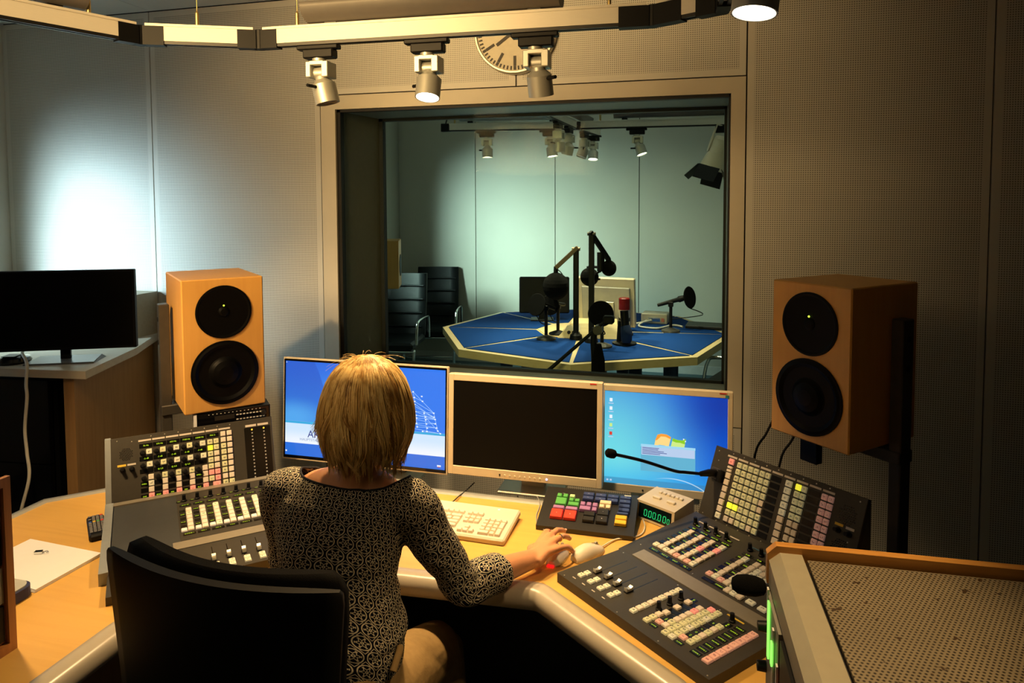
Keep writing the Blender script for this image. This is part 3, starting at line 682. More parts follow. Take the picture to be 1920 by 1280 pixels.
for j_ in range(8):
    x = .2225+.0415*j_
    channel(lr, x, .275, .0265, 6, 'cap_white_lit', LN)
    lr.disp(x-.006, .248, .036, .013, ('SUMME 1', 'ON 1', 'ON 2', 'TON', 'PULT 4', None, 'TEL', 'CD')[j_], 0, .0068); lr.disp(x-.008, .448, .036, .012, 'AUX IN', 0, .0065); lr.knob(x-.010, .482); lr.disp(x-.026, .480, .016, .010, 'MIC', 0, .005)
bl = bridge(lc, -.004, .528)
for k in range(7): bl.label(.100+.0433*k, .2085, .040); bl.screw(.12+.0433*k, .220)
HZ = ['76 Hz', '370 Hz', '600 Hz', '7100 Hz', '12000 Hz']
for k in range(5):
    s = .113+.043*k
    bl.disp(s-.010, .190, .041, .014, HZ[k], 0, .0072); bl.btn(s, .168, 'cap_cream' if k % 2 == 0 else 'cap_olive', .019, .0185); bl.knob(s-.021, .166)
    bl.disp(s-.010, .146, .041, .014, '-2 dB' if k < 4 else '-3 dB', 0, .0072); bl.btn(s+.001, .125, 'cap_cream' if k != 1 else 'cap_olive', .019, .0185); bl.knob(s-.021, .123)
    bl.disp(s-.010, .104, .041, .014, 'Q 2.0' if 0 < k < 4 else None, 0, .0072)
    for q_, m_ in enumerate(('cap_white' if k == 0 or k == 4 else 'cap_olive', 'cap_cream' if k == 0 else 'cap_white', 'cap_white', 'cap_salmon')):
        bl.btn(s+.004, .082-.0208*q_, m_, .018, .0185)
        if q_: bl.disp(s-.018, .082-.0208*q_, .022, .014, ({1: 'SHELL' if k in (0, 4) else None, 3: ('CH4', 'SEND', 'MIX', 'MIX', 'FILT')[k]}).get(q_), 0, .006)
        else: bl.knob(s-.019, .080)
bl.disp(.319, .191, .041, .014, 'MIC 2', 0, .0072)
for k in range(7):
    for ci, s in enumerate((.3095, .330)):
        m_ = 'cap_yellow' if (k, ci) == (1, 0) else ('cap_salmon' if k == 5 or (k, ci) == (6, 1) else ('cap_olive' if ci == 0 or k < 2 else 'cap_white'))
        bl.btn(s, .169-.0213*k, m_)
bl.btn(.325, .020, 'cap_salmon', .026, .018)
for k in range(9):
    for ci, s in enumerate((.3545, .376)): bl.btn(s, .191-.0213*k, 'cap_olive' if (ci == 0 and k in (2, 3, 4, 5, 6, 8)) or k == 8 else 'cap_white')
b = B(); b.M = bl.M; b.box(.428, .519, .0, .198, 0, .002); b.build('level_meter_panel', 'display_black', lc)
bl.label(.452, .205, .038, .008, 'label_white'); bl.label(.495, .205, .038, .008, 'label_white')
dot = B().lathe([(0, 0), (.0028, 0), (.0028, .0012), (0, .0012)], 8).mesh('meter_lamp', mat('meter_grey', (.35, .34, .32), .4)); dota = B().lathe([(0, 0), (.0032, 0), (.0032, .0012), (0, .0012)], 8).mesh('meter_lamp', 'led_amber')
for s in (.455, .497):
    for k in range(15): put('meter_lamp', dota if k == 0 else dot, lc, mtx=bl.at(s, .190-.0122*k, .002))
bl.grille(.042, .170, .021); bl.label(.028, .134, .026, .007, 'label_yellow'); bl.label(.058, .134, .026, .006); bl.knob(.030, .120); bl.knob(.058, .119)
for u, v in ((.015, .218), (.06, .21), (.07, .008), (.015, .008)): bl.screw(u, v)

# ------------------------------------------------------------------ monitors
def emis(name, build, strength=1.):
    """screen picture: a procedural image in the screen's own (x, z) plane, emitted by the panel"""
    M = bpy.data.materials.new(name); M.use_nodes = True; nt = M.node_tree; b_ = nt.nodes['Principled BSDF']
    tc = nt.nodes.new('ShaderNodeTexCoord'); sp = nt.nodes.new('ShaderNodeSeparateXYZ'); nt.links.new(tc.outputs['Object'], sp.inputs[0])
    col = build(nt, sp.outputs[0], sp.outputs[2], tc.outputs['Object'])
    b_.inputs['Base Color'].default_value = (.01, .01, .01, 1); b_.inputs['Roughness'].default_value = .45; nt.links.new(col, b_.inputs['Emission Color']); b_.inputs['Emission Strength'].default_value = strength
    MATS[name] = M
def rgbmix(nt, fac, a, b_):
    mx = nt.nodes.new('ShaderNodeMix'); mx.data_type = 'RGBA'
    for s, x in ((0, fac), (6, a), (7, b_)):
        if isinstance(x, tuple): mx.inputs[s].default_value = (*x, 1)
        elif isinstance(x, (int, float)): mx.inputs[s].default_value = x
        else: nt.links.new(x, mx.inputs[s])
    return mx.outputs[2]
def ramp(nt, x, lo, hi):
    mr = nt.nodes.new('ShaderNodeMapRange'); mr.interpolation_type = 'SMOOTHSTEP'; nt.links.new(x, mr.inputs[0]); mr.inputs[1].default_value = lo; mr.inputs[2].default_value = hi
    return mr.outputs[0]
def dist(nt, x, z, cx_, cz_, ax=1., az=1.):
    dx = math_node(nt, 'MULTIPLY', math_node(nt, 'SUBTRACT', x, cx_), ax); dz = math_node(nt, 'MULTIPLY', math_node(nt, 'SUBTRACT', z, cz_), az)
    return math_node(nt, 'SQRT', math_node(nt, 'ADD', math_node(nt, 'MULTIPLY', dx, dx), math_node(nt, 'MULTIPLY', dz, dz)))
def slide(nt, x, z, P):
    c = rgbmix(nt, ramp(nt, z, .14, .37), (.05, .42, 1.0), (.01, .14, .75))                 # blue sky of the slide
    c = rgbmix(nt, ramp(nt, x, -.34, .34), c, (.015, .19, .88))
    arc = ramp(nt, dist(nt, x, z, -.62, .14, 1., 1.), .473, .468); c = rgbmix(nt, math_node(nt, 'MULTIPLY', arc, .75), c, (.006, .10, .60))
    c = rgbmix(nt, math_node(nt, 'MULTIPLY', ramp(nt, dist(nt, x, z, -.30, .15, 1, 2.2), .2, .02), .55), c, (.12, .55, 1.))
    c = rgbmix(nt, ramp(nt, z, .137, .133), c, (.30, .55, .90)); 
    w = rgbmix(nt, ramp(nt, z, .05, .11), (.88, .93, 1.), (.62, .80, 1.)); c = rgbmix(nt, ramp(nt, z, .128, .126), c, w)
    c = rgbmix(nt, math_node(nt, 'MULTIPLY', ramp(nt, z, .137, .133), ramp(nt, z, .126, .128)), c, (.02, .40, .75))
    c = rgbmix(nt, ramp(nt, z, .051, .049), c, (.02, .16, .72))
    return c
emis('screen_slide', slide, 1.0)
def desktop(nt, x, z, P):
    c = rgbmix(nt, ramp(nt, dist(nt, x, z, -.22, .06, .8, .7), .02, .36), (.16, .72, .80), (.0, .10, .66))
    c = rgbmix(nt, math_node(nt, 'MULTIPLY', ramp(nt, dist(nt, x, z, .2, .31, 1., 1.), .24, .0), .75), c, (.0, .02, .30))
    c = rgbmix(nt, math_node(nt, 'MULTIPLY', ramp(nt, z, .10, .0), .55), c, (.02, .42, .90))
    c = rgbmix(nt, math_node(nt, 'MULTIPLY', ramp(nt, z, .024, .020), .6), c, (.05, .22, .42))
    d = math_node(nt, 'ABSOLUTE', math_node(nt, 'SUBTRACT', dist(nt, x, z, .02, -.16, 1., 1.05), .205)); g = math_node(nt, 'MULTIPLY', ramp(nt, d, .0028, .0), ramp(nt, x, -.05, .06))
    c = rgbmix(nt, math_node(nt, 'MULTIPLY', g, .7), c, (.75, .95, 1.))
    return c
emis('screen_desktop', desktop, 1.0)
def plain_emit(name, col, s=1.):
    return mat(name, (.01, .01, .01), .5, var=0, emit=col, estr=s)
plain_emit('e_white', (.85, .92, 1.)); plain_emit('e_navy', (.01, .03, .25)); plain_emit('e_grey', (.25, .35, .55)); plain_emit('e_red', (.75, .05, .03)); plain_emit('e_line', (.40, .65, 1.))
plain_emit('e_orange', (.95, .35, .04)); plain_emit('e_orange_light', (1, .70, .25)); plain_emit('e_green', (.25, .62, .02)); plain_emit('e_green_light', (.62, .85, .25)); plain_emit('e_win', (.12, .45, .65)); plain_emit('e_winlight', (.48, .62, .85)); plain_emit('e_wintop', (.35, .68, .88)); plain_emit('e_teal', (.03, .45, .80)); plain_emit('e_lime', (.45, .70, .10))
def monitor(label, x0, x1, z0, z1, y, bez_, scr, shell, screen, depth=.045, stand_x=None, group='monitors on the desk', tilt=.055, rim=False):
    cxm = (x0+x1)/2; w = x1-x0; h = z1-z0
    t = thing('monitor', label, 'monitor', (cxm, y+.05, DZ), 0, group)
    M = Matrix.Translation((0, -.05, z0-DZ)) @ Matrix.Rotation(-tilt, 4, 'X')
    bl_, br_, bt, bb = bez_; b = B(); b.M = M; W2 = w/2
    for xa, xb, za, zb in ((-W2, -W2+bl_, 0, h), (W2-br_, W2, 0, h), (-W2+bl_, W2-br_, 0, bb), (-W2+bl_, W2-br_, h-bt, h)): b.cbox(xa-(.0005 if xa > -W2 else 0), xb+(.0005 if xb < W2 else 0), 0, depth*.5, za, zb, .0018)
    b.build('bezel', shell, t)
    if rim:
        b = B(); b.M = M
        for xa, xb, za, zb in ((-W2+.0045, -W2+bl_+.001, .006, h-.006), (W2-br_-.001, W2-.0045, .006, h-.006), (-W2+bl_, W2-br_, .006, bb+.001), (-W2+bl_, W2-br_, h-bt-.001, h-.005)): b.box(xa, xb, -.0008, .002, za, zb)
        b.build('inner_rim', 'gloss_black', t)
    b = B(); b.M = M; b.cbox(-W2+.004, W2-.004, depth*.45, depth, .004, h-.004, .004); b.cbox(-W2*.6, W2*.6, depth, depth+.03, h*.15, h*.8, .01); b.build('back_cover', shell, t)
    s = B(); s.box(-W2+bl_-.001, W2-br_+.001, .003, .006, 0, h-bt-bb+.002)
    so = s.build('screen', screen, t); so.matrix_local = M @ Matrix.Translation((0, 0, bb-.001))
    sx_ = stand_x or 0
    b = B(); b.cbox(sx_-.045, sx_+.045, .03, .055, .006, z0-DZ+h*.4, .003); b.build('stand_column', 'alu_matt', t)
    b = B(); b.cbox(sx_-.12, sx_+.12, -.04, .12, 0, .012, .004); b.build('stand_foot', 'alu_matt', t)
    return t, so, M, W2, h
def on_screen(so, name, x0, x1, z0, z1, m, lift=.0):
    return B().box(x0, x1, .0022-lift, .0029, z0, z1).build(name, m, so)
def spoly(so, name, pts, m, lift=0.):
    n = len(pts); B().add([(x, .0022-lift, z) for x, z in pts]+[(x, .0029, z) for x, z in pts], [list(range(n))]+[(i, n+i, n+(i+1) % n, (i+1) % n) for i in range(n)]).build(name, m, so)
tL, sL, ML, WL, HL = monitor('widescreen monitor showing a blue and white slide, partly behind the blond head', -1.568, -.879, .787, 1.186, 2.36, (.009, .009, .012, .016), None, mat('mon_slim', (.62, .55, .43), .4), 'screen_slide', .03, .1, rim=True)
# slide: white network drawing, lettering and corner marks
net = [(.205, .283), (.21, .262), (.212, .247), (.212, .236), (.165, .251), (.175, .262), (.24, .268), (.243, .25), (.215, .21), (.25, .206), (.288, .209), (.218, .196), (.255, .192), (.290, .194), (.22, .186), (.257, .182), (.294, .186), (.19, .2), (.185, .186), (.22, .166), (.26, .167), (.295, .17), (.187, .165), (.223, .153), (.263, .152), (.30, .155), (.19, .148), (.245, .138), (.262, .139), (.305, .144), (.315, .135)]
for x, z in net: on_screen(sL, 'network_node', x-.003, x+.003, z-.0022, z+.0022, 'e_white', .0004)
for a, c in ((0, 5), (0, 2), (0, 10), (1, 4), (1, 7), (3, 5), (2, 10), (3, 8), (8, 16), (9, 13), (5, 16), (4, 13), (17, 16), (18, 21), (22, 25), (27, 30), (26, 30), (8, 10), (11, 13), (14, 16), (19, 21), (23, 25), (8, 23), (9, 28), (10, 29), (12, 30)):
    p, q = Vector((net[a][0], 0, net[a][1])), Vector((net[c][0], 0, net[c][1])); d = q-p; n = Vector((-d.z, 0, d.x)).normalized()*.00055
    spoly(sL, 'network_line', [(p.x-n.x, p.z-n.z), (q.x-n.x, q.z-n.z), (q.x+n.x, q.z+n.z), (p.x+n.x, p.z+n.z)], 'e_line')
text('lettering', 'AR', .040, 'e_navy', sL, (-.236, .0018, .088), (PI/2, 0, 0), .0002, 'LEFT'); text('lettering', 'HAUPTSTADTS', .0135, 'e_grey', sL, (-.270, .0018, .066), (PI/2, 0, 0), .0002, 'LEFT', 1.1)
on_screen(sL, 'slide_accent', -.225, -.185, .128, .137, 'e_teal'); on_screen(sL, 'slide_accent', -.192, -.18, .128, .134, 'e_lime')
on_screen(sL, 'slide_mark', -.333, -.327, .014, .020, 'e_white'); on_screen(sL, 'slide_mark', .303, .318, .012, .018, 'e_white'); on_screen(sL, 'slide_mark', .306, .315, .010, .0125, 'e_red', .0002); on_screen(sL, 'slide_mark', -.333, -.330, .363, .366, 'e_white')
tM, sM, MM, WM, HM = monitor('beige monitor with black switched-off screen behind the keyboard', -.876, -.308, .796, 1.164, 2.357, (.019, .019, .024, .032), None, 'cream', 'screen_off', .05, .02)
b = B(); b.M = MM
b.box(WM-.045, WM-.022, -.0012, .0, HM-.0075, HM-.0035); b.build('brand_mark', mat('red_print', (.55, .03, .02), .5), tM)
bt_ = B().lathe([(0, 0), (.0035, 0), (.003, .0015), (0, .0015)], 10, M=Matrix.Rotation(PI/2, 4, 'X')).mesh('monitor_button', 'rubber')
btc = B().lathe([(0, 0), (.0035, 0), (.003, .0015), (0, .0015)], 10, M=Matrix.Rotation(PI/2, 4, 'X')).mesh('monitor_button', 'key_cream')
for k in range(9): put('monitor_button', bt_ if k == 0 else btc, tM, mtx=MM @ Matrix.Translation((-.085+.0185*k, 0, .014)))
put('power_light', B().lathe([(0, 0), (.004, 0), (.0035, .002), (0, .002)], 10, M=Matrix.Rotation(PI/2, 4, 'X')).mesh('power_light', mat('led_violet', (.4, .4, .7), .3, emit=(.6, .6, 1.), estr=1.5)), tM, mtx=MM @ Matrix.Translation((.088, 0, .014)))
tR, sR, MR, WR, HR = monitor('beige monitor showing a blue desktop, nearest the mixing console with gooseneck', -.327, .1286, .759, 1.1375, 2.44, (.015, .017, .022, .028), None, 'cream', 'screen_desktop', .05)
b = B(); b.M = MR; b.box(WR-.045, WR-.022, -.0012, .0, HR-.0075, HR-.0035); b.build('brand_mark', 'red_print', tR)
b = B(); b.M = MR; b.box(WR-.026, WR-.014, -.0012, .0, HR-.021, HR-.011); b.build('energy_sticker', mat('teal_print', (.03, .25, .32), .5), tR)
put('monitor_button', bt_, tR, mtx=MR @ Matrix.Translation((-.075, 0, .012)))
# desktop: waving four-colour flag (two upper fields seen), half-hidden window, icons, task bar
H0 = HR-.05
spoly(sR, 'flag_field', [(-.037, .146), (-.032, .170), (-.026, .186), (-.012, .1905), (.006, .189), (.021, .181), (.013, .146), (.0, .150), (-.018, .151)], 'e_orange_light')
spoly(sR, 'flag_field', [(-.034, .165), (-.026, .186), (-.012, .1905), (.006, .189), (.021, .181), (.019, .174), (.002, .181), (-.014, .181), (-.026, .168)], 'e_orange', .0003)
spoly(sR, 'flag_field', [(.020, .146), (.027, .178), (.044, .173), (.060, .173), (.072, .179), (.066, .146)], 'e_green_light'); spoly(sR, 'flag_field', [(.025, .168), (.027, .178), (.044, .173), (.060, .173), (.072, .179), (.068, .160), (.052, .164), (.038, .164)], 'e_green', .0003)
on_screen(sR, 'flag_spark', .062, .066, .175, .179, 'e_white', .0006); on_screen(sR, 'flag_spark', .068, .072, .168, .172, 'e_white', .0006)
on_screen(sR, 'dialog_window', -.083, .104, .055, .148, 'e_win', .0006); on_screen(sR, 'dialog_title', -.083, .104, .141, .149, 'e_wintop', .0008); on_screen(sR, 'dialog_list', -.081, .102, .112, .141, 'e_winlight', .0008)
for k in range(5): on_screen(sR, 'dialog_line', -.078, -.078+(.058, .055, .075, .085, .062)[k], .1365-.0052*k, .1385-.0052*k, 'e_navy', .001)
for k, (mm) in enumerate(('e_white', 'e_white', 'e_white', 'e_green_light', 'e_red')):
    on_screen(sR, 'desktop_icon', -.195, -.185, .292-.030*k, .304-.030*k, mm, .0003); on_screen(sR, 'icon_caption', -.199, -.181, .284-.030*k, .287-.030*k, 'e_winlight', .0003)
for x in (-.204, -.192): on_screen(sR, 'taskbar_icon', x, x+.007, .008, .014, 'e_winlight', .0003)

# ------------------------------------------------------------------ keyboard, mice, button pad, timer
kb = thing('keyboard', 'cream computer keyboard with number pad lying before the black monitor', 'keyboard', (-.795, 2.105, DZ), -.03)
KT = math.radians(4)
b = B(); b.M = Matrix.Rotation(KT, 4, 'X'); b.cbox(-.235, .235, -.095, .098, .004, .026, .005); b.build('keyboard_case', 'cream_shell', kb)
b = B(); b.box(-.21, -.17, .06, .085, 0, .012); b.box(.17, .21, .06, .085, 0, .012); b.box(-.21, .21, -.09, -.08, 0, .005); b.build('keyboard_foot', 'cream_shell', kb)
KM = {}
def key(x, y, w=1., d=1.):
    k = (w, d)
    if k not in KM: KM[k] = B().cbox(-w*.0095+.0009, w*.0095-.0009, -d*.0095+.0009, d*.0095-.0009, 0, .0095, .0012, 0, .0017).mesh('key', 'key_cream')
    put('key', KM[k], kb, mtx=Matrix.Rotation(KT, 4, 'X') @ Matrix.Translation((x, y, .025)))
u = .019; x0 = -.222
for r, ws in enumerate(([1.5, 1, 1, 8, 1, 1, 1.5], [2.25]+[1]*10+[2.75], [1.75]+[1]*11+[1.25+1], [1.5]+[1]*12+[1.5], [1]*13+[2])):
    x = x0
    for w in ws:
        if r == 0 and w == 8: w = 7
        key(x+w*u/2, -.073+u*r, w); x += w*u
for k in [0, 2, 3, 4, 5, 6.5, 7.5, 8.5, 9.5, 11, 12, 13, 14]: key(x0+u*(k+.5), -.073+u*5.4)
for k in range(3):
    key(.082+u*k, -.073+u*5.4); key(.082+u*k, -.073+u*4); key(.082+u*k, -.073+u*3); key(.082+u*k, -.073)
key(.082+u, -.073+u)
for c in range(4):
    for r in range(5):
        if c == 3 and r in (0, 2): continue
        if c == 3 and r in (1, 3): key(.151+u*c, -.073+u*(r-.5), 1, 2); continue
        if r == 0 and c == 1: continue
        if r == 0 and c == 0: key(.151+u*.5, -.073, 2); continue
        key(.151+u*c, -.073+u*r)
put('status_light', B().box(-.003, .003, -.001, .001, 0, .001).mesh('status_light', 'led_violet'), kb, mtx=Matrix.Rotation(KT, 4, 'X') @ Matrix.Translation((.165, .078, .0262)))
tag(B().tube(bez([(0, 0, .022), (.002, .05, .012), (.004, .10, .008), (.01, .16, .004), (.03, .2, .02)], 6), .0022, 6).build('keyboard_cable', 'cable_black', None, (-.815, 2.195, DZ)), 'thin black cable running back from the cream keyboard', 'cable')

def mouse(name, label, loc, rz, m, sc=1., red=False):
    t = thing(name, label, 'computer mouse', loc, rz, 'computer mice on the desk')
    b = B(); rings = []
    for k in range(13):
        y = -.058+.116*k/12; s_ = 1-abs((k-5)/8.)**2.6 if k >= 5 else 1-abs((5-k)/5.6)**2.6; s_ = max(s_, .03)
        w = .031*s_**.55; h = .036*s_**.6*(1 if k < 7 else 1-.35*(k-6)/6)
        rings.append([(w*math.cos(a), y, max(0, h*math.sin(a))) for a in [PI*i/12 for i in range(13)]]+[(-w*.96, y, -.0), (w*.96, y, -.0)])
    b.loft(rings, 0, True, True); o = b.build('mouse_shell', m, t, (0, 0, .001)); o.scale = (sc,)*3
    b = B(); b.tube([(0, y, z+.0004) for y, z in ((.018, .0335), (.03, .0295), (.042, .0235), (.052, .0155))], .0007, 6); b.build('button_gap', 'cable_black', t)
    b = B(); b.lathe([(0, -.003), (.006, -.003), (.006, .003), (0, .003)], 12, M=Matrix.Translation((0, .036, .026)) @ Matrix.Rotation(PI/2, 4, 'Y')); b.build('scroll_wheel', 'cable_grey', t)
    if red: B().box(-.012, .008, -.060, -.050, .0006, .005).build('sensor_glow', 'led_red', t)
    return t
mouse('computer_mouse', 'beige computer mouse lying free beside the hand', (-.305, 2.012, DZ), -.62, 'cream_shell')
mouse('computer_mouse', 'pale computer mouse with red glow under the resting hand', (-.388, 1.975, DZ), -.18, 'white_plastic', .88, True)
tag(B().tube(bez([(-.272, 2.06, .006), (-.235, 2.125, .004), (-.195, 2.145, .003), (-.160, 2.18, .003), (-.152, 2.235, .003), (-.165, 2.30, .003)], 8), .0024, 6).build('mouse_cable', 'cable_white', None, (0, 0, DZ)), 'pale mouse cable curling round the black button pad to the timer', 'cable')
tag(B().tube(bez([(-.395, 2.035, .008), (-.43, 2.10, .004), (-.485, 2.155, .003), (-.51, 2.22, .003), (-.52, 2.32, .003), (-.56, 2.40, .01)], 8), .0022, 6).build('mouse_cable', 'cable_grey', None, (0, 0, DZ)), 'dark mouse cable running from the hand past the button pad corner', 'cable')

pd = thing('button_pad', 'black programmable keypad with green, red, blue, violet and yellow keys', 'keypad', (-.337, 2.24, DZ))
PM = Matrix.Translation((-.157, -.105, .017)) @ Matrix.Rotation(math.atan2(.05, .19), 4, 'X')
B().add([(-.155, -.105, 0), (.155, -.105, 0), (.155, .085, 0), (-.155, .085, 0), (-.155, -.107, .016), (.158, -.107, .016), (.158, .085, .0655), (-.155, .085, .0655)], [(0, 3, 2, 1), (4, 5, 6, 7), (0, 1, 5, 4), (1, 2, 6, 5), (2, 3, 7, 6), (3, 0, 4, 7)]).build('keypad_case', 'plastic_dark', pd)
for nm, c in (('k_green', (.10, .42, .10)), ('k_lime', (.55, .78, .42)), ('k_violet', (.36, .18, .42)), ('k_red', (.72, .05, .03)), ('k_blue', (.035, .06, .20)), ('k_cream', (.80, .68, .48)), ('k_black', (.012, .012, .012)), ('k_yellow', (.85, .52, .03))):
    M_ = mat(nm, c, .4, var=.03)
def pk(x0, x1, y0, y1, m, n=1, axis=1, mark=None):
    for i in range(n):
        a0, a1, b0, b1 = x0, x1, y0, y1
        if axis == 1: st = (y1-y0)/n; b0, b1 = y0+st*i, y0+st*(i+1)
        else: st = (x1-x0)/n; a0, a1 = x0+st*i, x0+st*(i+1)
        o = B().cbox(a0-(a0+a1)/2+.0006, a1-(a0+a1)/2-.0006, b0-(b0+b1)/2+.0006, b1-(b0+b1)/2-.0006, 0, .011, .0015, 0, .0016).build('key', m, pd); o.matrix_local = PM @ Matrix.Translation(((a0+a1)/2, (b0+b1)/2, 0))
        if mark: text('lettering', mark, .0065, 'e_white' if 0 else 'paper', o, (0, 0, .0113), (0, 0, 0), .0001)
pk(.044, .084, .097, .134, 'k_green'); pk(.044, .0635, .134, .155, 'k_green'); pk(.0645, .084, .134, .155, 'k_green')
pk(.087, .108, .138, .155, 'k_lime'); pk(.087, .127, .097, .118, 'k_green'); pk(.087, .1065, .118, .136, 'k_green'); pk(.1075, .127, .118, .136, 'k_green')
pk(.041, .082, .076, .094, 'k_violet'); pk(.083, .126, .076, .094, 'k_violet'); pk(.039, .081, .033, .076, 'k_red', mark='1'); pk(.083, .126, .033, .076, 'k_red', mark='2')
for i in range(4): pk(.131+.0412*i, .1705+.0412*i, .136, .175, 'k_blue', 2, mark='---')
pk(.128, .168, .082, .104, 'k_violet'); pk(.128, .1475, .104, .125, 'k_violet'); pk(.1485, .168, .104, .125, 'k_violet'); pk(.169, .1885, .082, .125, 'k_violet', 2)
pk(.191, .232, .122, .142, 'k_cream'); pk(.191, .211, .102, .122, 'k_cream'); pk(.212, .232, .102, .122, 'k_cream')
pk(.146, .186, .033, .08, 'k_black', 2); pk(.189, .229, .033, .100, 'k_black', 2, mark='v')
pk(.255, .294, .094, .134, 'k_blue', 2, 1); pk(.255, .274, .094, .134, 'k_blue', 2, 1); pk(.252, .292, .080, .094, 'k_blue'); pk(.249, .290, .034, .078, 'k_yellow', 2)
B().box(0, .022, 0, .006, 0, .0006).build('maker_mark', 'cap_cream', pd).matrix_local = PM @ Matrix.Translation((.268, .183, .0))
text('lettering', '----', .007, 'paper', pd, tuple((PM @ Matrix.Translation((.064, .165, .0015))).to_translation()), (math.atan2(.05, .19), 0, 0), .0001)

tm = thing('studio_timer', 'cream box timer with green digital zeros between keypad and console', 'timer', (-.183, 2.300, DZ), math.radians(-31))
b = B(); b.add([(-.004, 0, .002), (.142, 0, .002), (.142, .122, .002), (-.004, .122, .002), (-.004, .006, .062), (.142, .006, .062), (.142, .122, .070), (-.004, .122, .070)], [(0, 3, 2, 1), (4, 5, 6, 7), (0, 1, 5, 4), (1, 2, 6, 5), (2, 3, 7, 6), (3, 0, 4, 7)]); b.build('timer_case', 'cream', tm)
tl = math.atan2(.006, .06); B().box(.006, .132, -.001, .001, .006, .052).build('display_window', mat('timer_glass', (.004, .012, .014), .15), tm, (0, .0008, .003), (-tl, 0, 0))
mat('digit_green', (.0, .2, .05), .4, emit=(.03, .75, .22), estr=.8)
def seven(x, h, name='digit'):
    w = h*.52; t_ = h*.085; b = B()
    for (xa, xb, za, zb) in ((t_, w-t_, 0, t_), (t_, w-t_, h-t_, h), (0, t_, t_, h/2-t_*.3), (0, t_, h/2+t_*.3, h-t_), (w-t_, w, t_, h/2-t_*.3), (w-t_, w, h/2+t_*.3, h-t_)): b.box(xa, xb, -.0004, 0, za, zb)
    sh = Matrix.Identity(4); sh[0][2] = .08
    for i, v in enumerate(b.v): b.v[i] = sh @ v
    o = b.build(name, 'digit_green', tm, (x, -.0012, .018), (-tl, 0, 0))
for i, (x, h) in enumerate(((.028, .022), (.046, .022), (.062, .022), (.082, .022), (.101, .022), (.117, .017))): seven(x, h)
for x in (.0435, .0775): B().box(x, x+.002, -.0014, -.0008, .018, .020).build('decimal_point', 'digit_green', tm)
for x, y, w in ((.03, .045, .03), (.085, .045, .03)): B().cbox(x, x+w, y, y+.014, .0635, .072, .002).build('timer_button', 'key_cream', tm)
for k in range(6): B().cbox(.028+.016*k, .040+.016*k, .085, .097, .066, .074, .0015).build('timer_button', 'key_cream', tm)

# ------------------------------------------------------------------ loudspeakers on stands
def loudspeaker(label, loc, rz, w, h, d, post_x):
    t = thing('loudspeaker', label, 'loudspeaker', loc, rz, 'studio monitor loudspeakers')
    B().cbox(0, w, 0, d, 0, h, .004).build('cabinet', 'wood_speaker', t)
    fx = Matrix.Rotation(PI/2, 4, 'X')
    cu, cz1, cz2 = w/2, h-.1265, h-.357
    b = B(); b.M = Matrix.Translation((cu, 0, cz1)) @ fx; b.lathe([(.100, -.001), (.100, .004), (.094, .005), (.088, .003), (.045, .0015), (.020, .001), (.018, .004), (.012, .007), (0, .008)], 48); b.build('tweeter_waveguide', 'rubber_cone', t)
    b = B(); b.M = Matrix.Translation((cu, 0, cz2)) @ fx; b.lathe([(.121, -.001), (.121, .005), (.114, .006), (.106, .009), (.098, .004), (.094, .0015), (.06, .0012), (.055, .004), (.045, .013), (.025, .020), (0, .023)], 48); b.build('woofer', 'rubber_cone', t)
    B().lathe([(0, 0), (.0032, 0), (.0028, .002), (0, .002)], 10, M=fx).build('power_light', 'led_lime', t, (cu, -.004, cz1+.024))
    return t
def speaker_stand(label, loc, rz, w, d, z_under, side, ztop):
    """floor stand: foot, column, plate under the cabinet and an upright beside it"""
    t = thing('speaker_stand', label, 'speaker stand', (loc[0], loc[1], 0), rz, 'loudspeaker stands')
    xo = (w+.014, w+.052) if side > 0 else (-.052, -.014)
    B().cbox(xo[0], xo[1], d*.52, d*.52+.055, .02, ztop, .003).build('upright', 'steel_dark', t)
    B().cbox(min(xo[0], w*.3), max(xo[1], w*.7), d*.5, d*.5+.07, z_under-.045, z_under-.006, .003).build('crossarm', 'steel_dark', t)
    B().cbox(w*.3, w*.7, .10, d-.05, z_under-.008, z_under-.001, .002).build('carrier_plate', 'steel_dark', t)
    b = B(); b.cbox(w*.28, w*.50, .045, .075, z_under-.085, z_under-.003, .002); b.build('clamp', 'plastic_black', t)
    B().cbox(w*.1, w*.9, d*.2, d*.9, 0, .02, .004).build('foot_plate', 'steel_dark', t)
    h_ = B()
    for zz in (.06, .15): h_.lathe([(0, 0), (.010, 0), (.010, .002), (0, .002)], 12, M=Matrix.Translation((xo[1] if side > 0 else xo[0], d*.52+.028, ztop-zz)) @ Matrix.Rotation(PI/2*side, 4, 'Y'))
    h_.build('bolt_hole', 'plastic_black', t)
    return t
loudspeaker('birch two-way loudspeaker between the television and the slide monitor', (-1.815, 2.120, 1.010), math.radians(48.5), .29, .50, .40, -1)
speaker_stand('grey stand upright beside the birch loudspeaker near the television', (-1.815, 2.120), math.radians(48.5), .29, .40, 1.010, -1, 1.40)
loudspeaker('birch two-way loudspeaker on the dark wall side above the gooseneck console', (.246, 2.415, 1.036), math.radians(-46), .285, .50, .33, 1)
speaker_stand('dark stand upright beside the birch loudspeaker on the shadowed wall side', (.246, 2.415), math.radians(-46), .285, .33, 1.036, 1, 1.435)
for k, (dx, dy) in enumerate(((.26, 2.50), (.34, 2.46))):
    tag(B().tube(bez([(dx, dy, 1.036), (dx-.02, dy+.02, .98), (dx-.05, dy+.05, .90), (dx-.06, dy+.10, .70), (dx-.05, dy+.12, .3), (dx-.03, dy+.12, .006)], 6), .0045, 6).build('speaker_cable', 'cable_black'), ('black cable hanging below the shadowed loudspeaker, nearer the window', 'black cable hanging below the shadowed loudspeaker, nearer its upright')[k], 'cable')

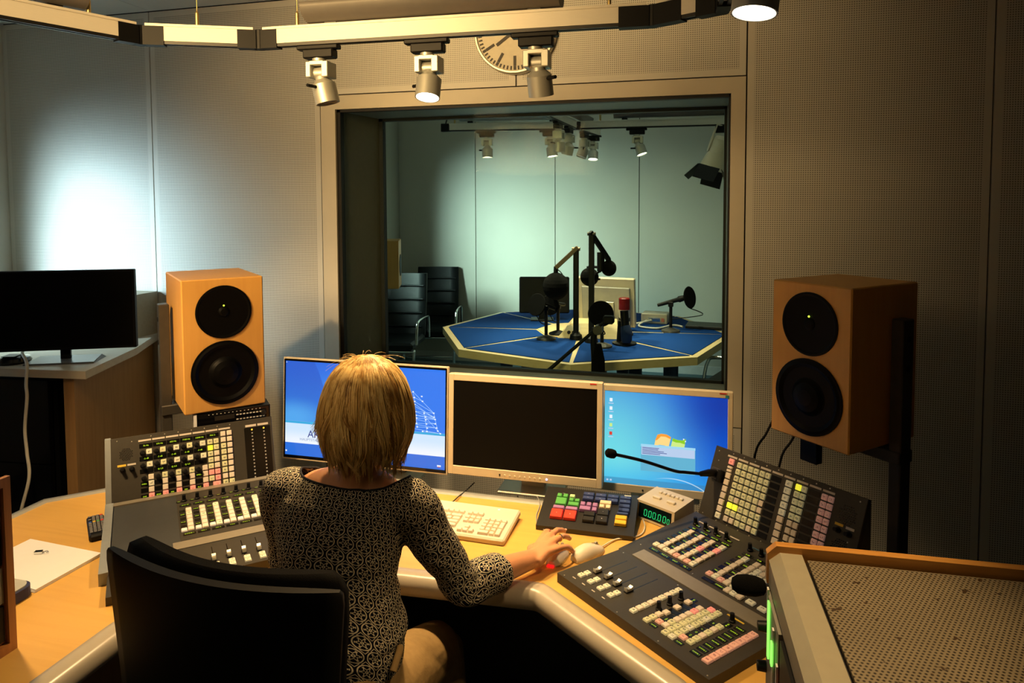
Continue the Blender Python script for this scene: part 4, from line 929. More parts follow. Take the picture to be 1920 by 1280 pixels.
# radio tuner on the meter bridge of the daylight-side console
tn = thing('radio_tuner', 'slim black radio tuner lying on the console below the loudspeaker', 'tuner', (-1.80, 2.152, .955), math.radians(43))
B().cbox(0, .27, 0, .10, 0, .052, .002).build('tuner_case', 'plastic_black', tn); B().box(.006, .264, -.002, 0, .004, .048).build('tuner_front', 'gloss_black', tn)
B().box(-.003, .008, -.006, .002, .004, .050).build('side_label', 'paper', tn)
tb = B().cbox(-.004, .004, -.002, 0, -.0022, .0022, .0006).mesh('tuner_button', 'label_white')
for r_ in range(2):
    for k in range(9): put('tuner_button', tb, tn, (.15+.012*k, -.002, .012+.018*r_))
for k in range(14): put('tuner_button', tb, tn, (.05+.014*k, -.002, .043)).scale = (.5, 1, .5)
B().box(.07, .14, -.003, -.002, .018, .034).build('tuner_display', mat('tuner_lcd', (.03, .025, .02), .3), tn)
B().lathe([(0, 0), (.010, 0), (.009, .010), (0, .011)], 16, M=Matrix.Rotation(PI/2, 4, 'X')).build('tuning_knob', 'plastic_dark', tn, (.245, -.002, .026))

# ------------------------------------------------------------------ television cabinet
WZ = 1.045
tc_ = thing('television_cabinet', 'tall side cabinet with pale worktop and dark glass rack doors', 'cabinet', (-3.0, 2.9, 0))
def lp(pts): return [(x+3.0, y-2.9) for x, y in pts]
wt = [(-2.975, 3.29), (-2.875, 3.09), (-2.79, 2.93), (-2.625, 2.462), (-2.86, 2.432), (-4.03, 2.30), (-4.03, 3.29)]
B().prism(lp(wt)[::-1], WZ-.036, WZ).build('worktop', 'wood_worktop', tc_)
cb = [(-3.02, 3.29), (-2.91, 3.06), (-2.70, 2.47), (-2.83, 2.462), (-4.03, 2.335), (-4.03, 3.29)]
b = B(); b.prism(lp([cb[0], cb[1], cb[2], (-2.76, 2.47), (-2.96, 3.05), (-3.06, 3.29)])[::-1], 0, WZ-.036); b.build('side_panel', 'wood_cabinet', tc_)
b = B(); b.prism(lp([(-2.83, 2.50), (-2.97, 3.0), (-4.03, 3.0), (-4.03, 2.38)])[::-1], 0.02, WZ-.037); b.build('rack_body', 'plastic_black', tc_)
b = B()
for i, (za, zb) in enumerate(((.04, .30), (.305, .42), (.425, .60), (.605, .99))):
    d0, d1 = Vector((-2.835, 2.455)), Vector((-4.03, 2.325)); B().add([(d0.x+3, d0.y-2.9, za), (d1.x+3, d1.y-2.9, za), (d1.x+3, d1.y-2.9, zb), (d0.x+3, d0.y-2.9, zb), (d0.x+3, d0.y-2.88, za), (d1.x+3, d1.y-2.88, za), (d1.x+3, d1.y-2.88, zb), (d0.x+3, d0.y-2.88, zb)],
        [(0, 3, 2, 1), (4, 5, 6, 7), (0, 1, 5, 4), (1, 2, 6, 5), (2, 3, 7, 6), (3, 0, 4, 7)]).build('rack_door', 'gloss_black', tc_)
B().prism(lp([(-2.985, 3.30), (-2.985, 3.12), (-4.03, 3.0), (-4.03, 3.30)])[::-1], WZ, 1.285).build('raised_ledge', 'wood_ledge', tc_)
tv = thing('television', 'black flat television seen at the picture edge, standing on the side cabinet', 'television', (-2.885, 2.60, WZ), math.radians(25))
B().cbox(-.315, .315, -.012, .02, .055, .432, .004).build('television_case', 'plastic_black', tv); B().box(-.305, .305, -.0135, -.011, .068, .424).build('screen', 'screen_off', tv)
B().cbox(-.022, .022, -.004, .014, .008, .075, .003).build('neck', 'gloss_black', tv)
b = B(); b.add([(-.15, -.075, 0), (.15, -.075, 0), (.15, .075, 0), (-.15, .075, 0), (-.15, -.075, .008), (.15, -.075, .008), (.135, .06, .016), (-.135, .06, .016)], [(0, 3, 2, 1), (4, 5, 6, 7), (0, 1, 5, 4), (1, 2, 6, 5), (2, 3, 7, 6), (3, 0, 4, 7)]); b.build('foot', mat('foot_grey', (.16, .17, .17), .3), tv)
B().box(-.295, -.287, -.0145, -.0125, .062, .066).build('standby_light', 'led_red', tv)
pk_ = thing('desk_phone', 'small black rounded device beside the television foot', 'device', (-3.10, 2.515, WZ), .3)
b = B(); b.lathe([(0, 0), (.07, 0), (.075, .012), (.068, .026), (.03, .034), (0, .035)], 24); b.build('device_body', 'gloss_black', pk_); B().box(-.03, .03, -.04, .02, .034, .037).build('keypad_area', 'plastic_dark', pk_)
tag(B().tube(bez([(-3.16, 2.62, WZ+.035), (-3.05, 2.52, WZ+.045), (-2.93, 2.44, WZ+.02), (-2.885, 2.395, WZ-.06), (-2.865, 2.38, .93), (-2.86, 2.36, .80), (-2.83, 2.34, .70), (-2.80, 2.32, .60), (-2.83, 2.30, .45), (-2.9, 2.3, .2)], 8), .0068, 8).build('television_cable', 'cable_white'), 'thick white cable hanging over the worktop edge below the television', 'cable')

# ------------------------------------------------------------------ rack boxes standing on the desk wings
def ledbar(t, y, z0, z1, m, x=-.004): B().box(x-.003, x, y-.005, y+.005, z0, z1).build('level_bar', m, t)
rr = thing('equipment_rack', 'foreground rack box with perforated top and plywood rear rail', 'equipment rack', (.136, 1.344, DZ), math.radians(2.5))
H_ = 1.150-DZ
b = B(); b.box(.006, .62, -.78, -.022, 0, H_-.03); b.build('rack_body', 'plastic_dark', rr)
b = B(); b.add([(-.001, -.80, H_-.06), (-.001, -.018, H_-.06), (-.001, -.018, H_-.016), (-.001, -.80, H_-.016), (.018, -.80, H_), (.018, -.018, H_), (.056, -.80, H_), (.056, -.018, H_), (.056, -.80, H_-.03), (.056, -.018, H_-.03)],
           [(0, 3, 2, 1), (3, 4, 5, 2), (4, 6, 7, 5), (6, 8, 9, 7), (1, 2, 5, 7, 9), (0, 8, 6, 4, 3)]); b.build('corner_profile', 'rack_light', rr)
B().box(.064, .62, -.80, -.024, H_-.012, H_-.006).build('perforated_panel', 'rack_mesh', rr)
B().cbox(.056, .064, -.80, -.02, H_-.03, H_-.014, .001).build('shadow_gap', 'rubber', rr)
b = B(); b.add([(-.004, -.018, H_-.06), (.62, -.018, H_-.06), (.62, -.018, H_+.012), (.012, -.018, H_+.012), (-.004, -.018, H_-.004), (-.004, .0, H_-.06), (.62, .0, H_-.06), (.62, .0, H_+.012), (.012, .0, H_+.012), (-.004, .0, H_-.004)], [(0, 1, 2, 3, 4), (5, 9, 8, 7, 6), (3, 2, 7, 8), (4, 3, 8, 9), (0, 4, 9, 5), (1, 6, 7, 2), (0, 5, 6, 1)]); b.build('plywood_rail', 'wood_rack', rr)
for k in range(5): B().box(-.006, .008, -.75+.146*k, -.614+.146*k-.006, .02, H_-.065).build('rack_unit', 'plastic_black' if k % 2 else 'rack_steel', rr)
ledbar(rr, -.045, .30, .36, 'white_plastic'); ledbar(rr, -.075, .25, .352, 'led_green', -.007); ledbar(rr, -.128, .20, .335, 'white_plastic', -.007); ledbar(rr, -.133, .275, .315, 'led_green', -.010); ledbar(rr, -.17, .18, .30, 'white_plastic', -.007); B().box(-.012, -.006, -.20, -.195, .262, .267).build('warning_light', 'led_red', rr)
for k in range(4): B().lathe([(0, 0), (.010, 0), (.009, .016), (0, .017)], 14, M=Matrix.Rotation(-PI/2, 4, 'Y')).build('rack_knob', 'plastic_black', rr, (-.006, -.04-.0*k, .06+.075*k))
fm = thing('foam_microphone', 'oval black foam microphone windscreen poking out beside the foreground rack box', 'microphone', (.128, 1.362, 1.03))
b = B(); b.lathe([(0, -.034), (.010, -.032), (.017, -.022), (.0195, -.005), (.0185, .012), (.014, .026), (.008, .030), (0, .031)], 24, M=Matrix.Translation((-.022, .012, .025)) @ Matrix.Rotation(PI/2, 4, 'Y')); b.build('windscreen', 'foam_black', fm)
B().tube(bez([(.006, .012, .025), (.03, .03, .02), (.04, .05, -.05), (.04, .06, -.29)], 6), .005, 8).build('gooseneck', 'plastic_black', fm)
rl = thing('equipment_rack', 'wooden rack box side at the picture edge beside the white paper', 'equipment rack', (-1.56, 1.245, DZ), 0)
HL2 = .42
B().box(-.58, -.012, -.70, -.0, 0, HL2).build('rack_body', 'wood_rack_side', rl); 
for y0, y1, z0, z1 in ((-.018, 0, 0, HL2), (-.70, -.018, 0, .022), (-.70, -.018, HL2-.022, HL2), (-.70, -.682, .022, HL2-.022)): B().box(-.03, 0, y0, y1, z0, z1).build('plywood_rail', 'wood_rack_side', rl)
for k in range(4): B().box(-.02, -.008, -.675, -.022, .03+.092*k, .115+.092*k).build('rack_unit', 'rack_steel' if k % 2 else 'plastic_black', rl)

# ------------------------------------------------------------------ small things on the wing
ps = thing('paper_stack', 'stack of white paper on the desk wing', 'paper', (-1.873, 1.55, DZ), math.radians(-3))
for k in range(3): B().box(-.146+.001*k, .146, -.105+.0015*k, .105, .003*k, .003*k+.0027).build('paper_sheaf', 'paper', ps)
cl = thing('metal_clip', 'small silver metal piece lying on the white paper', 'clip', (-1.90, 1.596, DZ+.009), .4)
b = B(); b.cbox(-.013, .010, -.006, .006, 0, .009, .0015); b.build('clip_body', 'chrome', cl); B().tube([(.008, 0, .004), (.02, .006, .004), (.026, 0, .004), (.02, -.006, .004), (.008, 0, .004)], .0014, 6).build('clip_ring', 'chrome', cl)
nbk = thing('portfolio', 'grey zipped portfolio with dark blue edge lying half over the paper', 'portfolio', (-1.86, 1.335, DZ))
def rrect(x0, x1, y0, y1, r, n=6): return [(cx_+r*math.cos(a0+PI/2*k/n), cy_+r*math.sin(a0+PI/2*k/n)) for cx_, cy_, a0 in ((x1-r, y1-r, 0), (x0+r, y1-r, PI/2), (x0+r, y0+r, PI), (x1-r, y0+r, 3*PI/2)) for k in range(n+1)]
B().prism(rrect(-.16, .13, -.12, .105, .03), .002, .030).build('portfolio_edge', mat('navy_trim', (.02, .025, .09), .6), nbk); B().prism(rrect(-.155, .124, -.115, .099, .028), .010, .0345).build('portfolio_cover', mat('portfolio_grey', (.42, .44, .42), .6, var=.08), nbk)
rm = thing('remote_control', 'black remote control with coloured keys beside the console cheek', 'remote control', (-1.868, 1.772, DZ), math.radians(-41))
B().cbox(-.082, .082, -.025, .025, 0, .022, .006).build('remote_case', 'plastic_black', rm)
rb = {c: B().cbox(-.0035, .0035, -.0045, .0045, 0, .003, .001).mesh('remote_button', m_) for c, m_ in (('g', mat('btn_grey', (.20, .20, .21), .5)), ('r', 'k_red'), ('G', 'k_green'), ('y', 'k_yellow'), ('b', mat('btn_blue', (.03, .10, .45), .4)))}
for r_ in range(12):
    for c in range(4):
        kk = 'g'
        if r_ == 0: kk = 'r' if c == 3 else 'g'
        if r_ == 4: kk = 'rGyb'[3-c]
        if r_ in (1, 3) and c in (0,): continue
        put('remote_button', rb[kk], rm, (-.070+.0115*r_, -.0165+.011*c, .0215))

# ------------------------------------------------------------------ the studio behind the glass
TZ = .745; TC = Vector((-.88, 5.51)); TR = 1.165; PH = math.radians(5.3)
tb_ = thing('octagonal_table', 'octagonal studio table with blue felt fields divided by pale wood strips', 'table', (TC.x, TC.y, 0), PH)
ov = [(TR*math.cos(PI/4*k), TR*math.sin(PI/4*k)) for k in range(8)]
iv = [(.36*math.cos(PI/4*k), .36*math.sin(PI/4*k)) for k in range(8)]
B().prism(ov, TZ-.058, TZ-.003).build('table_top', 'wood_table', tb_)
B().prism([(x*1.02, y*1.02) for x, y in iv], TZ-.004, TZ+.004).build('centre_field', 'wood_table', tb_)
def inset(poly, d):
    n = len(poly); P = [Vector(p) for p in poly]; out = []
    for i in range(n):
        a, c, e = P[i-1], P[i], P[(i+1) % n]; d0 = (c-a).normalized(); d1 = (e-c).normalized(); n0 = Vector((-d0.y, d0.x)); n1 = Vector((-d1.y, d1.x))
        m_ = (n0+n1); m_ = m_/(1+n0.dot(n1)); out.append((c.x+m_.x*d, c.y+m_.y*d))
    return out
for k in range(8):
    a, c = ov[k], ov[(k+1) % 8]; e, f_ = iv[(k+1) % 8], iv[k]; q = inset([f_, a, c, e], .022)
    L = lambda p: (p[0]*1-.0, p[1])
    mid = Vector(((a[0]+c[0])/2, (a[1]+c[1])/2)).normalized()*.024
    q[1] = (q[1][0]-mid.x, q[1][1]-mid.y); q[2] = (q[2][0]-mid.x, q[2][1]-mid.y)
    B().prism(q, TZ-.004, TZ+.0015).build('felt_field', 'felt_blue', tb_)
for k in range(8):
    r_ = .75 if k % 2 else .45; x, y = r_*math.cos(PI/4*k+.35), r_*math.sin(PI/4*k+.35); B().lathe([(0, 0), (.11, 0), (.11, .015), (.055, .02), (.055, TZ-.058)], 20).build('table_leg', 'leg_blue', tb_, (x, y, 0))
hb = thing('connection_box', 'low wooden connection box with socket plate in the middle of the octagonal table', 'connection box', (-.77, 5.38, TZ+.004), .12)
b = B(); b.add([(-.27, -.2, 0), (.24, -.2, 0), (.26, .17, 0), (-.25, .17, 0), (-.17, -.12, .10), (.18, -.12, .10), (.18, .12, .10), (-.17, .12, .10)], [(0, 3, 2, 1), (4, 5, 6, 7), (0, 1, 5, 4), (1, 2, 6, 5), (2, 3, 7, 6), (3, 0, 4, 7)]); b.build('box_body', 'wood_table', hb)
B().add([(-.24, -.185, .012), (-.10, -.185, .012), (-.10, -.128, .085), (-.20, -.128, .085), (-.24, -.19, .010), (-.10, -.19, .010), (-.10, -.133, .086), (-.20, -.133, .086)], [(4, 5, 6, 7), (0, 4, 7, 3), (1, 2, 6, 5), (2, 3, 7, 6)]).build('socket_plate', 'cream', hb)
for k in range(3): B().lathe([(0, 0), (.014, 0), (.014, .004), (0, .004)], 12, M=align_z((-.185+.035*k, -.168, .037), (0, -.79, .61))).build('socket', 'plastic_black' if k < 2 else 'chrome', hb)

def desk_mic(label, base, h, mic_dir, mlen, pop, pop_r=.075, foot='steel_dark', foam='foam_black', neck=None):
    """table microphone: round foot, post, microphone and pop filter disc"""
    t = thing('desk_microphone', label, 'microphone', base, 0, 'microphones on the octagonal table')
    B().lathe([(0, 0), (.075, 0), (.072, .012), (.03, .028), (.012, .034), (0, .034)], 24).build('foot', foot, t)
    B().tube([(0, 0, .03), (0, 0, h)], .013, 10).build('post', 'plastic_black', t)
    d = Vector(mic_dir).normalized(); c = Vector((0, 0, h+.02))
    B().tube([c-d*mlen*.5, c-d*mlen*.45, c+d*mlen*.25, c+d*mlen*.3, c+d*mlen*.5], [.012, .014, .018, .026, .022], 12).build('microphone_body', 'plastic_black', t)
    B().cbox(-.02, .02, -.025, .025, h-.02, h+.02, .004).build('clamp', 'plastic_black', t)
    if pop:
        p = Vector(pop[0]); n = Vector(pop[1]).normalized(); b = B(); b.lathe([(0, -.004), (pop_r, -.006), (pop_r+.004, 0), (pop_r, .006), (0, .004)], 28, M=align_z(p, n)); b.build('pop_filter', 'foam_black', t)
        B().tube(bez([p-Vector((0, 0, pop_r)), p-Vector((0, 0, pop_r+.05))+Vector(neck or (.03, 0, 0)), Vector((0, 0, h*.45))], 6), .004, 6).build('filter_neck', 'plastic_black', t)
    return t
desk_mic('table microphone with round pop filter in front of the dark screen', (-1.09, 5.09, TZ+.001), .24, (-.5, -.3, .25), .16, ((-.06, -.06, .27), (-.4, -.8, .25)), .082)
desk_mic('table microphone with large pop filter standing before the beige monitor back', (-.645, 4.92, TZ+.001), .20, (-.2, -.5, .3), .16, ((.0, -.07, .25), (.0, -1, .2)), .088)
desk_mic('lone table microphone with pop filter at the far table corner, right of the white box', (-.19, 5.63, TZ+.001), .22, (1, .15, .3), .22, ((.145, .02, .275), (1, -.55, .2)), .085, neck=(.10, 0, 0))
desk_mic('low table microphone with dark foot beside the pop filter and dark screen', (-1.04, 5.30, TZ+.001), .22, (-.3, -.5, .1), .16, ((-.05, -.07, .24), (-.2, -1, .1)), .075, 'plastic_black')
bf = thing('desk_microphone', 'table microphone with blue foam windscreen under the red signal lamp', 'microphone', (-.50, 5.06, TZ+.001), 0, 'microphones on the octagonal table')
B().lathe([(0, 0), (.09, 0), (.088, .012), (.02, .018), (0, .018)], 24).build('foot', 'plastic_black', bf); b = B(); b.tube([(-.04, 0, .01), (-.03, 0, .17)], .018, 10); b.build('post', 'plastic_black', bf); B().tube([(.01, -.04, .14), (.02, -.05, .1), (.02, -.05, .04), (.02, -.05, .02)], [.034, .042, .040, .03], 14).build('windscreen', 'blue_foam', bf); B().tube([(.0, -.03, .25), (.01, -.04, .14)], [.03, .03], 12).build('handle', 'plastic_black', bf)

def boom(label, base, post_h, elbow, tip, micdrop, blob, tan=False):
    t = thing('hinged_microphone', label, 'microphone arm', base, 0, 'hinged microphone arms on the table')
    E0 = Vector((0, 0, post_h)); T_ = Vector(tip)
    b = B(); b.cbox(-.02, .02, -.015, .015, .04, post_h, .004); b.build('lower_arm', 'plastic_black', t)
    B().lathe([(0, 0), (.05, 0), (.045, .03), (.02, .05), (0, .05)], 16).build('table_clamp', 'plastic_black', t)
    d = T_-E0; L_ = d.length; b = B(); b.M = align_z(E0, d); b.cbox(-.016, .016, -.016, .016, -.02, L_, .003); b.build('upper_arm', 'bronze' if tan else 'plastic_black', t)
    B().lathe([(0, -.03), (.014, -.03), (.014, .03), (0, .03)], 12, M=Matrix.Translation(E0) @ Matrix.Rotation(PI/2, 4, 'Y')).build('arm_joint', 'bronze' if tan else 'steel_dark', t)
    B().tube([T_+Vector((0, 0, .01)), T_-Vector((0, 0, micdrop))], [.016, .020], 10).build('microphone_mount', 'plastic_black', t)
    c = T_-Vector((0, 0, micdrop+.04)); B().lathe([(blob*.95*math.sin(PI*k/12), -blob*math.cos(PI*k/12)) for k in range(13)], 24, M=Matrix.Translation(c)).build('microphone_foam', 'foam_black', t)
    B().tube(bez([T_, T_+Vector((.05, 0, -.05)), T_+Vector((.03, 0, -.10)), c+Vector((.02, 0, .02))], 6), .004, 6).build('microphone_cable', 'cable_black', t)
    return t
mat('bronze', (.17, .115, .06), .45, .3)
boom('hinged microphone arm with tan upper arm bent over the dark screen', (-.872, 5.15, TZ+.004), .68, None, (-.155, 0, .535), .10, .105, True)
boom('taller black hinged microphone arm rising before the beige monitor', (-.742, 5.06, TZ+.004), .80, None, (.115, .10, .60), .02, .06)
sm = thing('shock_mount', 'black microphone spider and round filter hanging at the taller arm', 'microphone', (-.742, 5.16, 1.25))
b = B(); b.lathe([(.045, -.05), (.052, -.05), (.052, -.04), (.045, -.04), (.045, -.05)], 18); b.lathe([(.045, .04), (.052, .04), (.052, .05), (.045, .05), (.045, .04)], 18)
b.M = Matrix.Translation((.06, -.04, .08)); b.build('spider_ring', 'plastic_black', sm, (0, 0, 0))
B().tube([(.06, -.04, .02), (.06, -.04, .16)], .028, 12).build('microphone_body', 'plastic_black', sm); B().lathe([(.07*math.sin(PI*k/10), -.07*math.cos(PI*k/10)) for k in range(11)], 20, M=Matrix.Translation((-.03, .0, -.03))).build('filter_ball', 'foam_black', sm); B().tube([(.06, -.04, .02), (-.03, 0, -.03)], .008, 8).build('filter_neck', 'plastic_black', sm)
# floor stand with diagonal boom just behind the glass
fs = thing('microphone_stand', 'black floor microphone stand with diagonal boom close behind the glass', 'microphone stand', (-.585, 4.28, 0))
B().lathe([(0, 0), (.14, 0), (.13, .02), (.015, .03), (.013, .72), (.02, .73), (0, .74)], 20).build('stand_column', 'plastic_black', fs); B().tube([(0, 0, .55), (0, 0, .60), (0, 0, .80), (0, 0, .90)], [.03, .045, .042, .02], 14).build('cable_sleeve', 'foam_black', fs)
B().tube([(-.335, 0, .695), (-.30, 0, .73), (.06, 0, 1.06)], [.017, .012, .010], 10).build('boom', 'plastic_black', fs); B().lathe([(0, -.03), (.03, -.03), (.03, .03), (0, .03)], 12, M=Matrix.Translation((0, 0, .99)) @ Matrix.Rotation(PI/2, 4, 'X')).build('boom_joint', 'steel_dark', fs); B().cbox(.03, .10, -.03, .03, 1.03, 1.08, .01).build('microphone_clip', 'plastic_black', fs); B().tube([(-.02, 0, .72), (-.03, .0, .92), (-.02, 0, 1.0)], .02, 8).build('clutch', 'plastic_black', fs)
# screens, lamp, boxes on the table
md = thing('studio_screen', 'beige monitor seen from behind on the octagonal table', 'monitor', (-.69, 5.66, TZ+.001), math.radians(172))
b = B(); b.M = Matrix.Rotation(-.12, 4, 'X')
b.cbox(-.235, .235, .0, .045, .03, .43, .006); b.build('rear_shell', 'cream', md)
b = B(); b.M = Matrix.Rotation(-.12, 4, 'X'); b.cbox(-.20, .20, .044, .062, .05, .36, .006); b.build('rear_cover', mat('cover_grey', (.42, .40, .35), .5), md); b = B(); b.M = Matrix.Rotation(-.12, 4, 'X'); b.cbox(-.07, .05, .06, .07, .10, .24, .003); b.build('mount_plate', 'alu_matt', md)
B().cbox(-.05, .05, .01, .04, 0, .12, .004).build('stand_column', 'plastic_black', md); B().cbox(-.13, .13, -.08, .12, 0, .012, .004).build('stand_foot', 'plastic_black', md)
dm = thing('studio_screen', 'black screen standing tilted at the far edge of the octagonal table', 'monitor', (-1.30, 5.90, TZ+.001), math.radians(12))
b = B(); b.M = Matrix.Rotation(-.1, 4, 'X'); b.cbox(-.20, .24, 0, .03, .06, .38, .01); b.build('screen_case', 'plastic_black', dm); B().cbox(-.03, .03, .0, .04, 0, .12, .004).build('stand_column', 'plastic_black', dm); B().cbox(-.10, .10, -.06, .10, 0, .012, .004).build('stand_foot', 'plastic_black', dm)
lp_ = thing('signal_lamp', 'red and clear signal lamp on a black post beside the beige monitor back', 'signal lamp', (-.535, 5.40, TZ+.001))
B().lathe([(0, 0), (.07, 0), (.07, .015), (.018, .03), (.018, .10), (.045, .11), (.045, .135), (0, .135)], 20).build('lamp_post', 'plastic_black', lp_); B().lathe([(.04, .135), (.043, .20), (0, .20)], 20).build('clear_section', mat('lamp_clear', (.38, .36, .33), .2), lp_); B().lathe([(.044, .20), (.044, .285), (.036, .292), (0, .292)], 20).build('red_section', 'red_lamp', lp_)
wbx = thing('junction_box', 'small white electronic box with cables at the far side of the table', 'electronic box', (-.33, 6.02, TZ+.002), -.1)
B().cbox(-.11, .11, -.08, .08, 0, .085, .006).build('box_case', 'cream_shell', wbx); B().box(-.05, .05, -.084, -.079, .02, .055).build('connector_strip', 'chrome', wbx); B().box(.06, .085, -.084, -.079, .02, .05).build('red_label', 'k_pink' if 'k_pink' in MATS else mat('k_pink', (.8, .25, .2), .5), wbx)
for k, (pp, lb_) in enumerate((([(-.40, 5.93, .03), (-.45, 5.75, .012), (-.30, 5.68, .012), (-.18, 5.85, .012), (-.1, 5.8, .012)], 'pale cable looping from the white box across the table'), ([(-.36, 5.93, .03), (-.50, 5.80, .015), (-.60, 5.66, .012), (-.52, 5.6, .012)], 'pale cable running from the white box to the beige monitor'))):
    tag(B().tube(bez(pp, 8), .009, 6).build('studio_cable', 'cable_white', None, (0, 0, TZ)), lb_, 'cable')
fl = thing('laptop', 'closed dark laptop lying near the far corner of the octagonal table', 'laptop', (.10, 5.88, TZ+.002), -.1)
B().cbox(-.17, .15, -.11, .11, 0, .016, .003).build('laptop_base', 'plastic_black', fl); B().cbox(-.17, .15, -.11, .11, .0165, .024, .003).build('laptop_lid', 'plastic_dark', fl)
# chairs
def studio_chair(label, loc, rz):
    t = thing('conference_chair', label, 'chair', loc, rz, 'black leather chairs in the studio')
    rings = []
    for k in range(9):
        v = k/8; rings.append([(sx_*(.235-.012*v), .24+.16*v+.02*math.sin(PI*v)+dy, .46+.60*v) for sx_, dy in ((-1, 0), (-.6, .018), (0, .03), (.6, .018), (1, 0), (1, .045), (0, .06), (-1, .045))])
    B().loft(rings, 0, True, True).build('backrest', 'leather_black', t)
    for k in range(4): B().tube([(-.20, .243+.16*(.14+.22*k), .46+.60*(.14+.22*k)), (0, .262+.16*(.14+.22*k), .46+.6*(.14+.22*k)), (.20, .243+.16*(.14+.22*k), .46+.60*(.14+.22*k))], .008, 6).build('back_seam', 'leather_black', t)
    B().cbox(-.24, .24, -.24, .27, .40, .475, .022).build('seat', 'leather_black', t)
    for s in (-1, 1):
        x = s*.275
        B().tube(bez([(x, .27, .44), (x, .26, .62), (x, .20, .66), (x, -.12, .665), (x, -.19, .62), (x, -.22, .46)], 6), .0125, 10).build('armrest', 'chrome', t)
        B().tube(bez([(x*.93, -.22, .40), (x*.93, -.245, .37), (x*.93, -.25, .05), (x*.93, -.235, .015), (x*.93, .0, .012), (x*.93, .24, .012)], 6), .0125, 10).build('leg', 'chrome', t)
    B().tube([(-.255, -.22, .392), (.255, -.22, .392)], .0115, 8).build('stretcher', 'chrome', t); B().tube([(-.255, .24, .012), (.255, .24, .012)], .0125, 8).build('stretcher', 'chrome', t); B().tube([(-.255, -.245, .20), (.255, -.245, .20)], .010, 8).build('stretcher', 'chrome', t)
    return t
studio_chair('black leather chair with chrome armrests facing the glass at the window edge', (-2.80, 6.10, 0), math.radians(8))
studio_chair('second black leather chair half behind the first, its chrome arm curving to the table', (-2.68, 6.80, 0), math.radians(12))
studio_chair('chair seen only as chrome tubes below the far table corner', (.36, 5.35, 0), math.radians(-110))
ss = thing('studio_loudspeaker', 'birch loudspeaker cut by the window edge above the leather chair', 'loudspeaker', (-2.60, 5.05, 1.085), math.radians(20))
B().cbox(0, .30, 0, .30, 0, .39, .004).build('cabinet', 'wood_speaker', ss); B().lathe([(0, .006), (.09, .004), (.09, 0)], 24, M=Matrix.Translation((.302, .15, .18)) @ Matrix.Rotation(PI/2, 4, 'Y')).build('woofer', 'rubber_cone', ss); B().box(.13, .17, .13, .17, -1.085, 0).build('stand_post', 'steel_dark', ss); B().box(.0, .30, .0, .30, -1.085, -1.065).build('stand_foot', 'steel_dark', ss)

# ------------------------------------------------------------------ studio lighting cross
SZ0, SZ1 = 2.325, 2.385
sr = thing('lighting_rail', 'cross-shaped aluminium lighting rail under the studio ceiling behind the glass', 'lighting rail')
rail_segment((-1.84, 5.06), (-.90, 5.19), sr, 0, z0=SZ0, z1=SZ1); rail_segment((-.86, 5.19), (.75, 5.26), sr, 0, z0=SZ0, z1=SZ1); rail_segment((-.93, 4.28), (-.885, 5.16), sr, 0, z0=SZ0, z1=SZ1); rail_segment((-.875, 5.23), (-.80, 5.85), sr, 0, z0=SZ0, z1=SZ1)
B().cbox(-.925, -.84, 5.15, 5.245, SZ0-.006, SZ1-.004, .003).build('rail_connector', 'plastic_dark', sr); B().cbox(-1.90, -1.835, 5.03, 5.085, SZ0-.002, SZ1, .003).build('end_feed', 'plastic_black', sr)
for x, y in ((-1.80, 5.07), (-.70, 5.2), (.25, 5.235)): B().lathe([(0, SZ1), (.008, SZ1), (.008, SZ1+.05), (.002, SZ1+.06), (.002, CZ)], 8).build('suspension_wire', 'brass', sr, (x, y, 0))
B().tube(bez([(-1.87, 5.06, SZ1), (-1.85, 5.07, SZ1+.05), (-1.78, 5.07, SZ1+.04), (-1.74, 5.07, SZ1+.10), (-1.73, 5.07, CZ)], 6), .006, 6).build('feed_cable', 'cable_black', sr)
mat('tube_lit', (.9, .9, .85), .5, emit=(1, .93, .74), estr=TUBE)
gS = 'spotlights on the studio cross rail'
def sspot(x, y, aim, lit, label, rz=0., p=0, lever=1):
    return spotlight((x, y, SZ0), None, aim, lit, label, rz, 1.05, gS, p, 75, (1, .80, .5), lever)
sspot(-1.545, 5.10, (.0, -.06, -1), 1, 'studio spotlight nearest the cable feed end of the cross rail', .14, SSP)
sspot(-1.065, 5.165, (.15, -.1, -1), 1, 'lit studio spotlight just before the crossing point', .14, SSP, -1)
sspot(-.91, 4.66, (.0, .02, -1), 0, 'unlit studio spotlight on the cross rail arm towards the glass', 1.5, 0, -1)
sspot(-.895, 4.98, (.1, .25, -1), 0, 'studio spotlight tilted away, second on the arm towards the glass', 1.5)
sspot(-.85, 5.42, (-.3, .3, -1), 0, 'studio spotlight behind the crossing point, tilted to the daylight side', 1.4, 0, -1)
sspot(-.82, 5.70, (.0, -.25, -1), 1, 'brightest lit studio spotlight at the far arm of the cross', .0, SSP)
sspot(-.42, 5.215, (.35, -.15, -1), 1, 'studio spotlight under the dark uplighter, tilted to the barndoor lamp', .04, SSP)
for nm_, p, q in (('half-round uplighter coloured as lit grey-blue on the cable feed side of the studio rail', (-1.76, 5.08), (-.98, 5.185)), ('dark half-round uplighter on the barndoor lamp side of the studio rail', (-.60, 5.21), (.42, 5.25))):
    t = trough(p, q, .062, nm_, SZ1+.065, tube='tube_lit', tz=-.010, shell='trough_grey' if 'dark' in nm_ else mat('trough_lit', (.42, .44, .43), .5, .2).name); t['group'] = 'uplighters on the studio rail'  # paler shell paints in the light falling on this uplighter
trough((-.90, 4.45), (-.84, 5.5), .05, 'short uplighter pointing away from the glass at the crossing point', SZ1+.055)['group'] = 'uplighters on the studio rail'
bd = thing('barndoor_lamp', 'white theatre lamp with dark barn doors hanging behind the window corner', 'stage lamp', (.165, 5.235, SZ0))
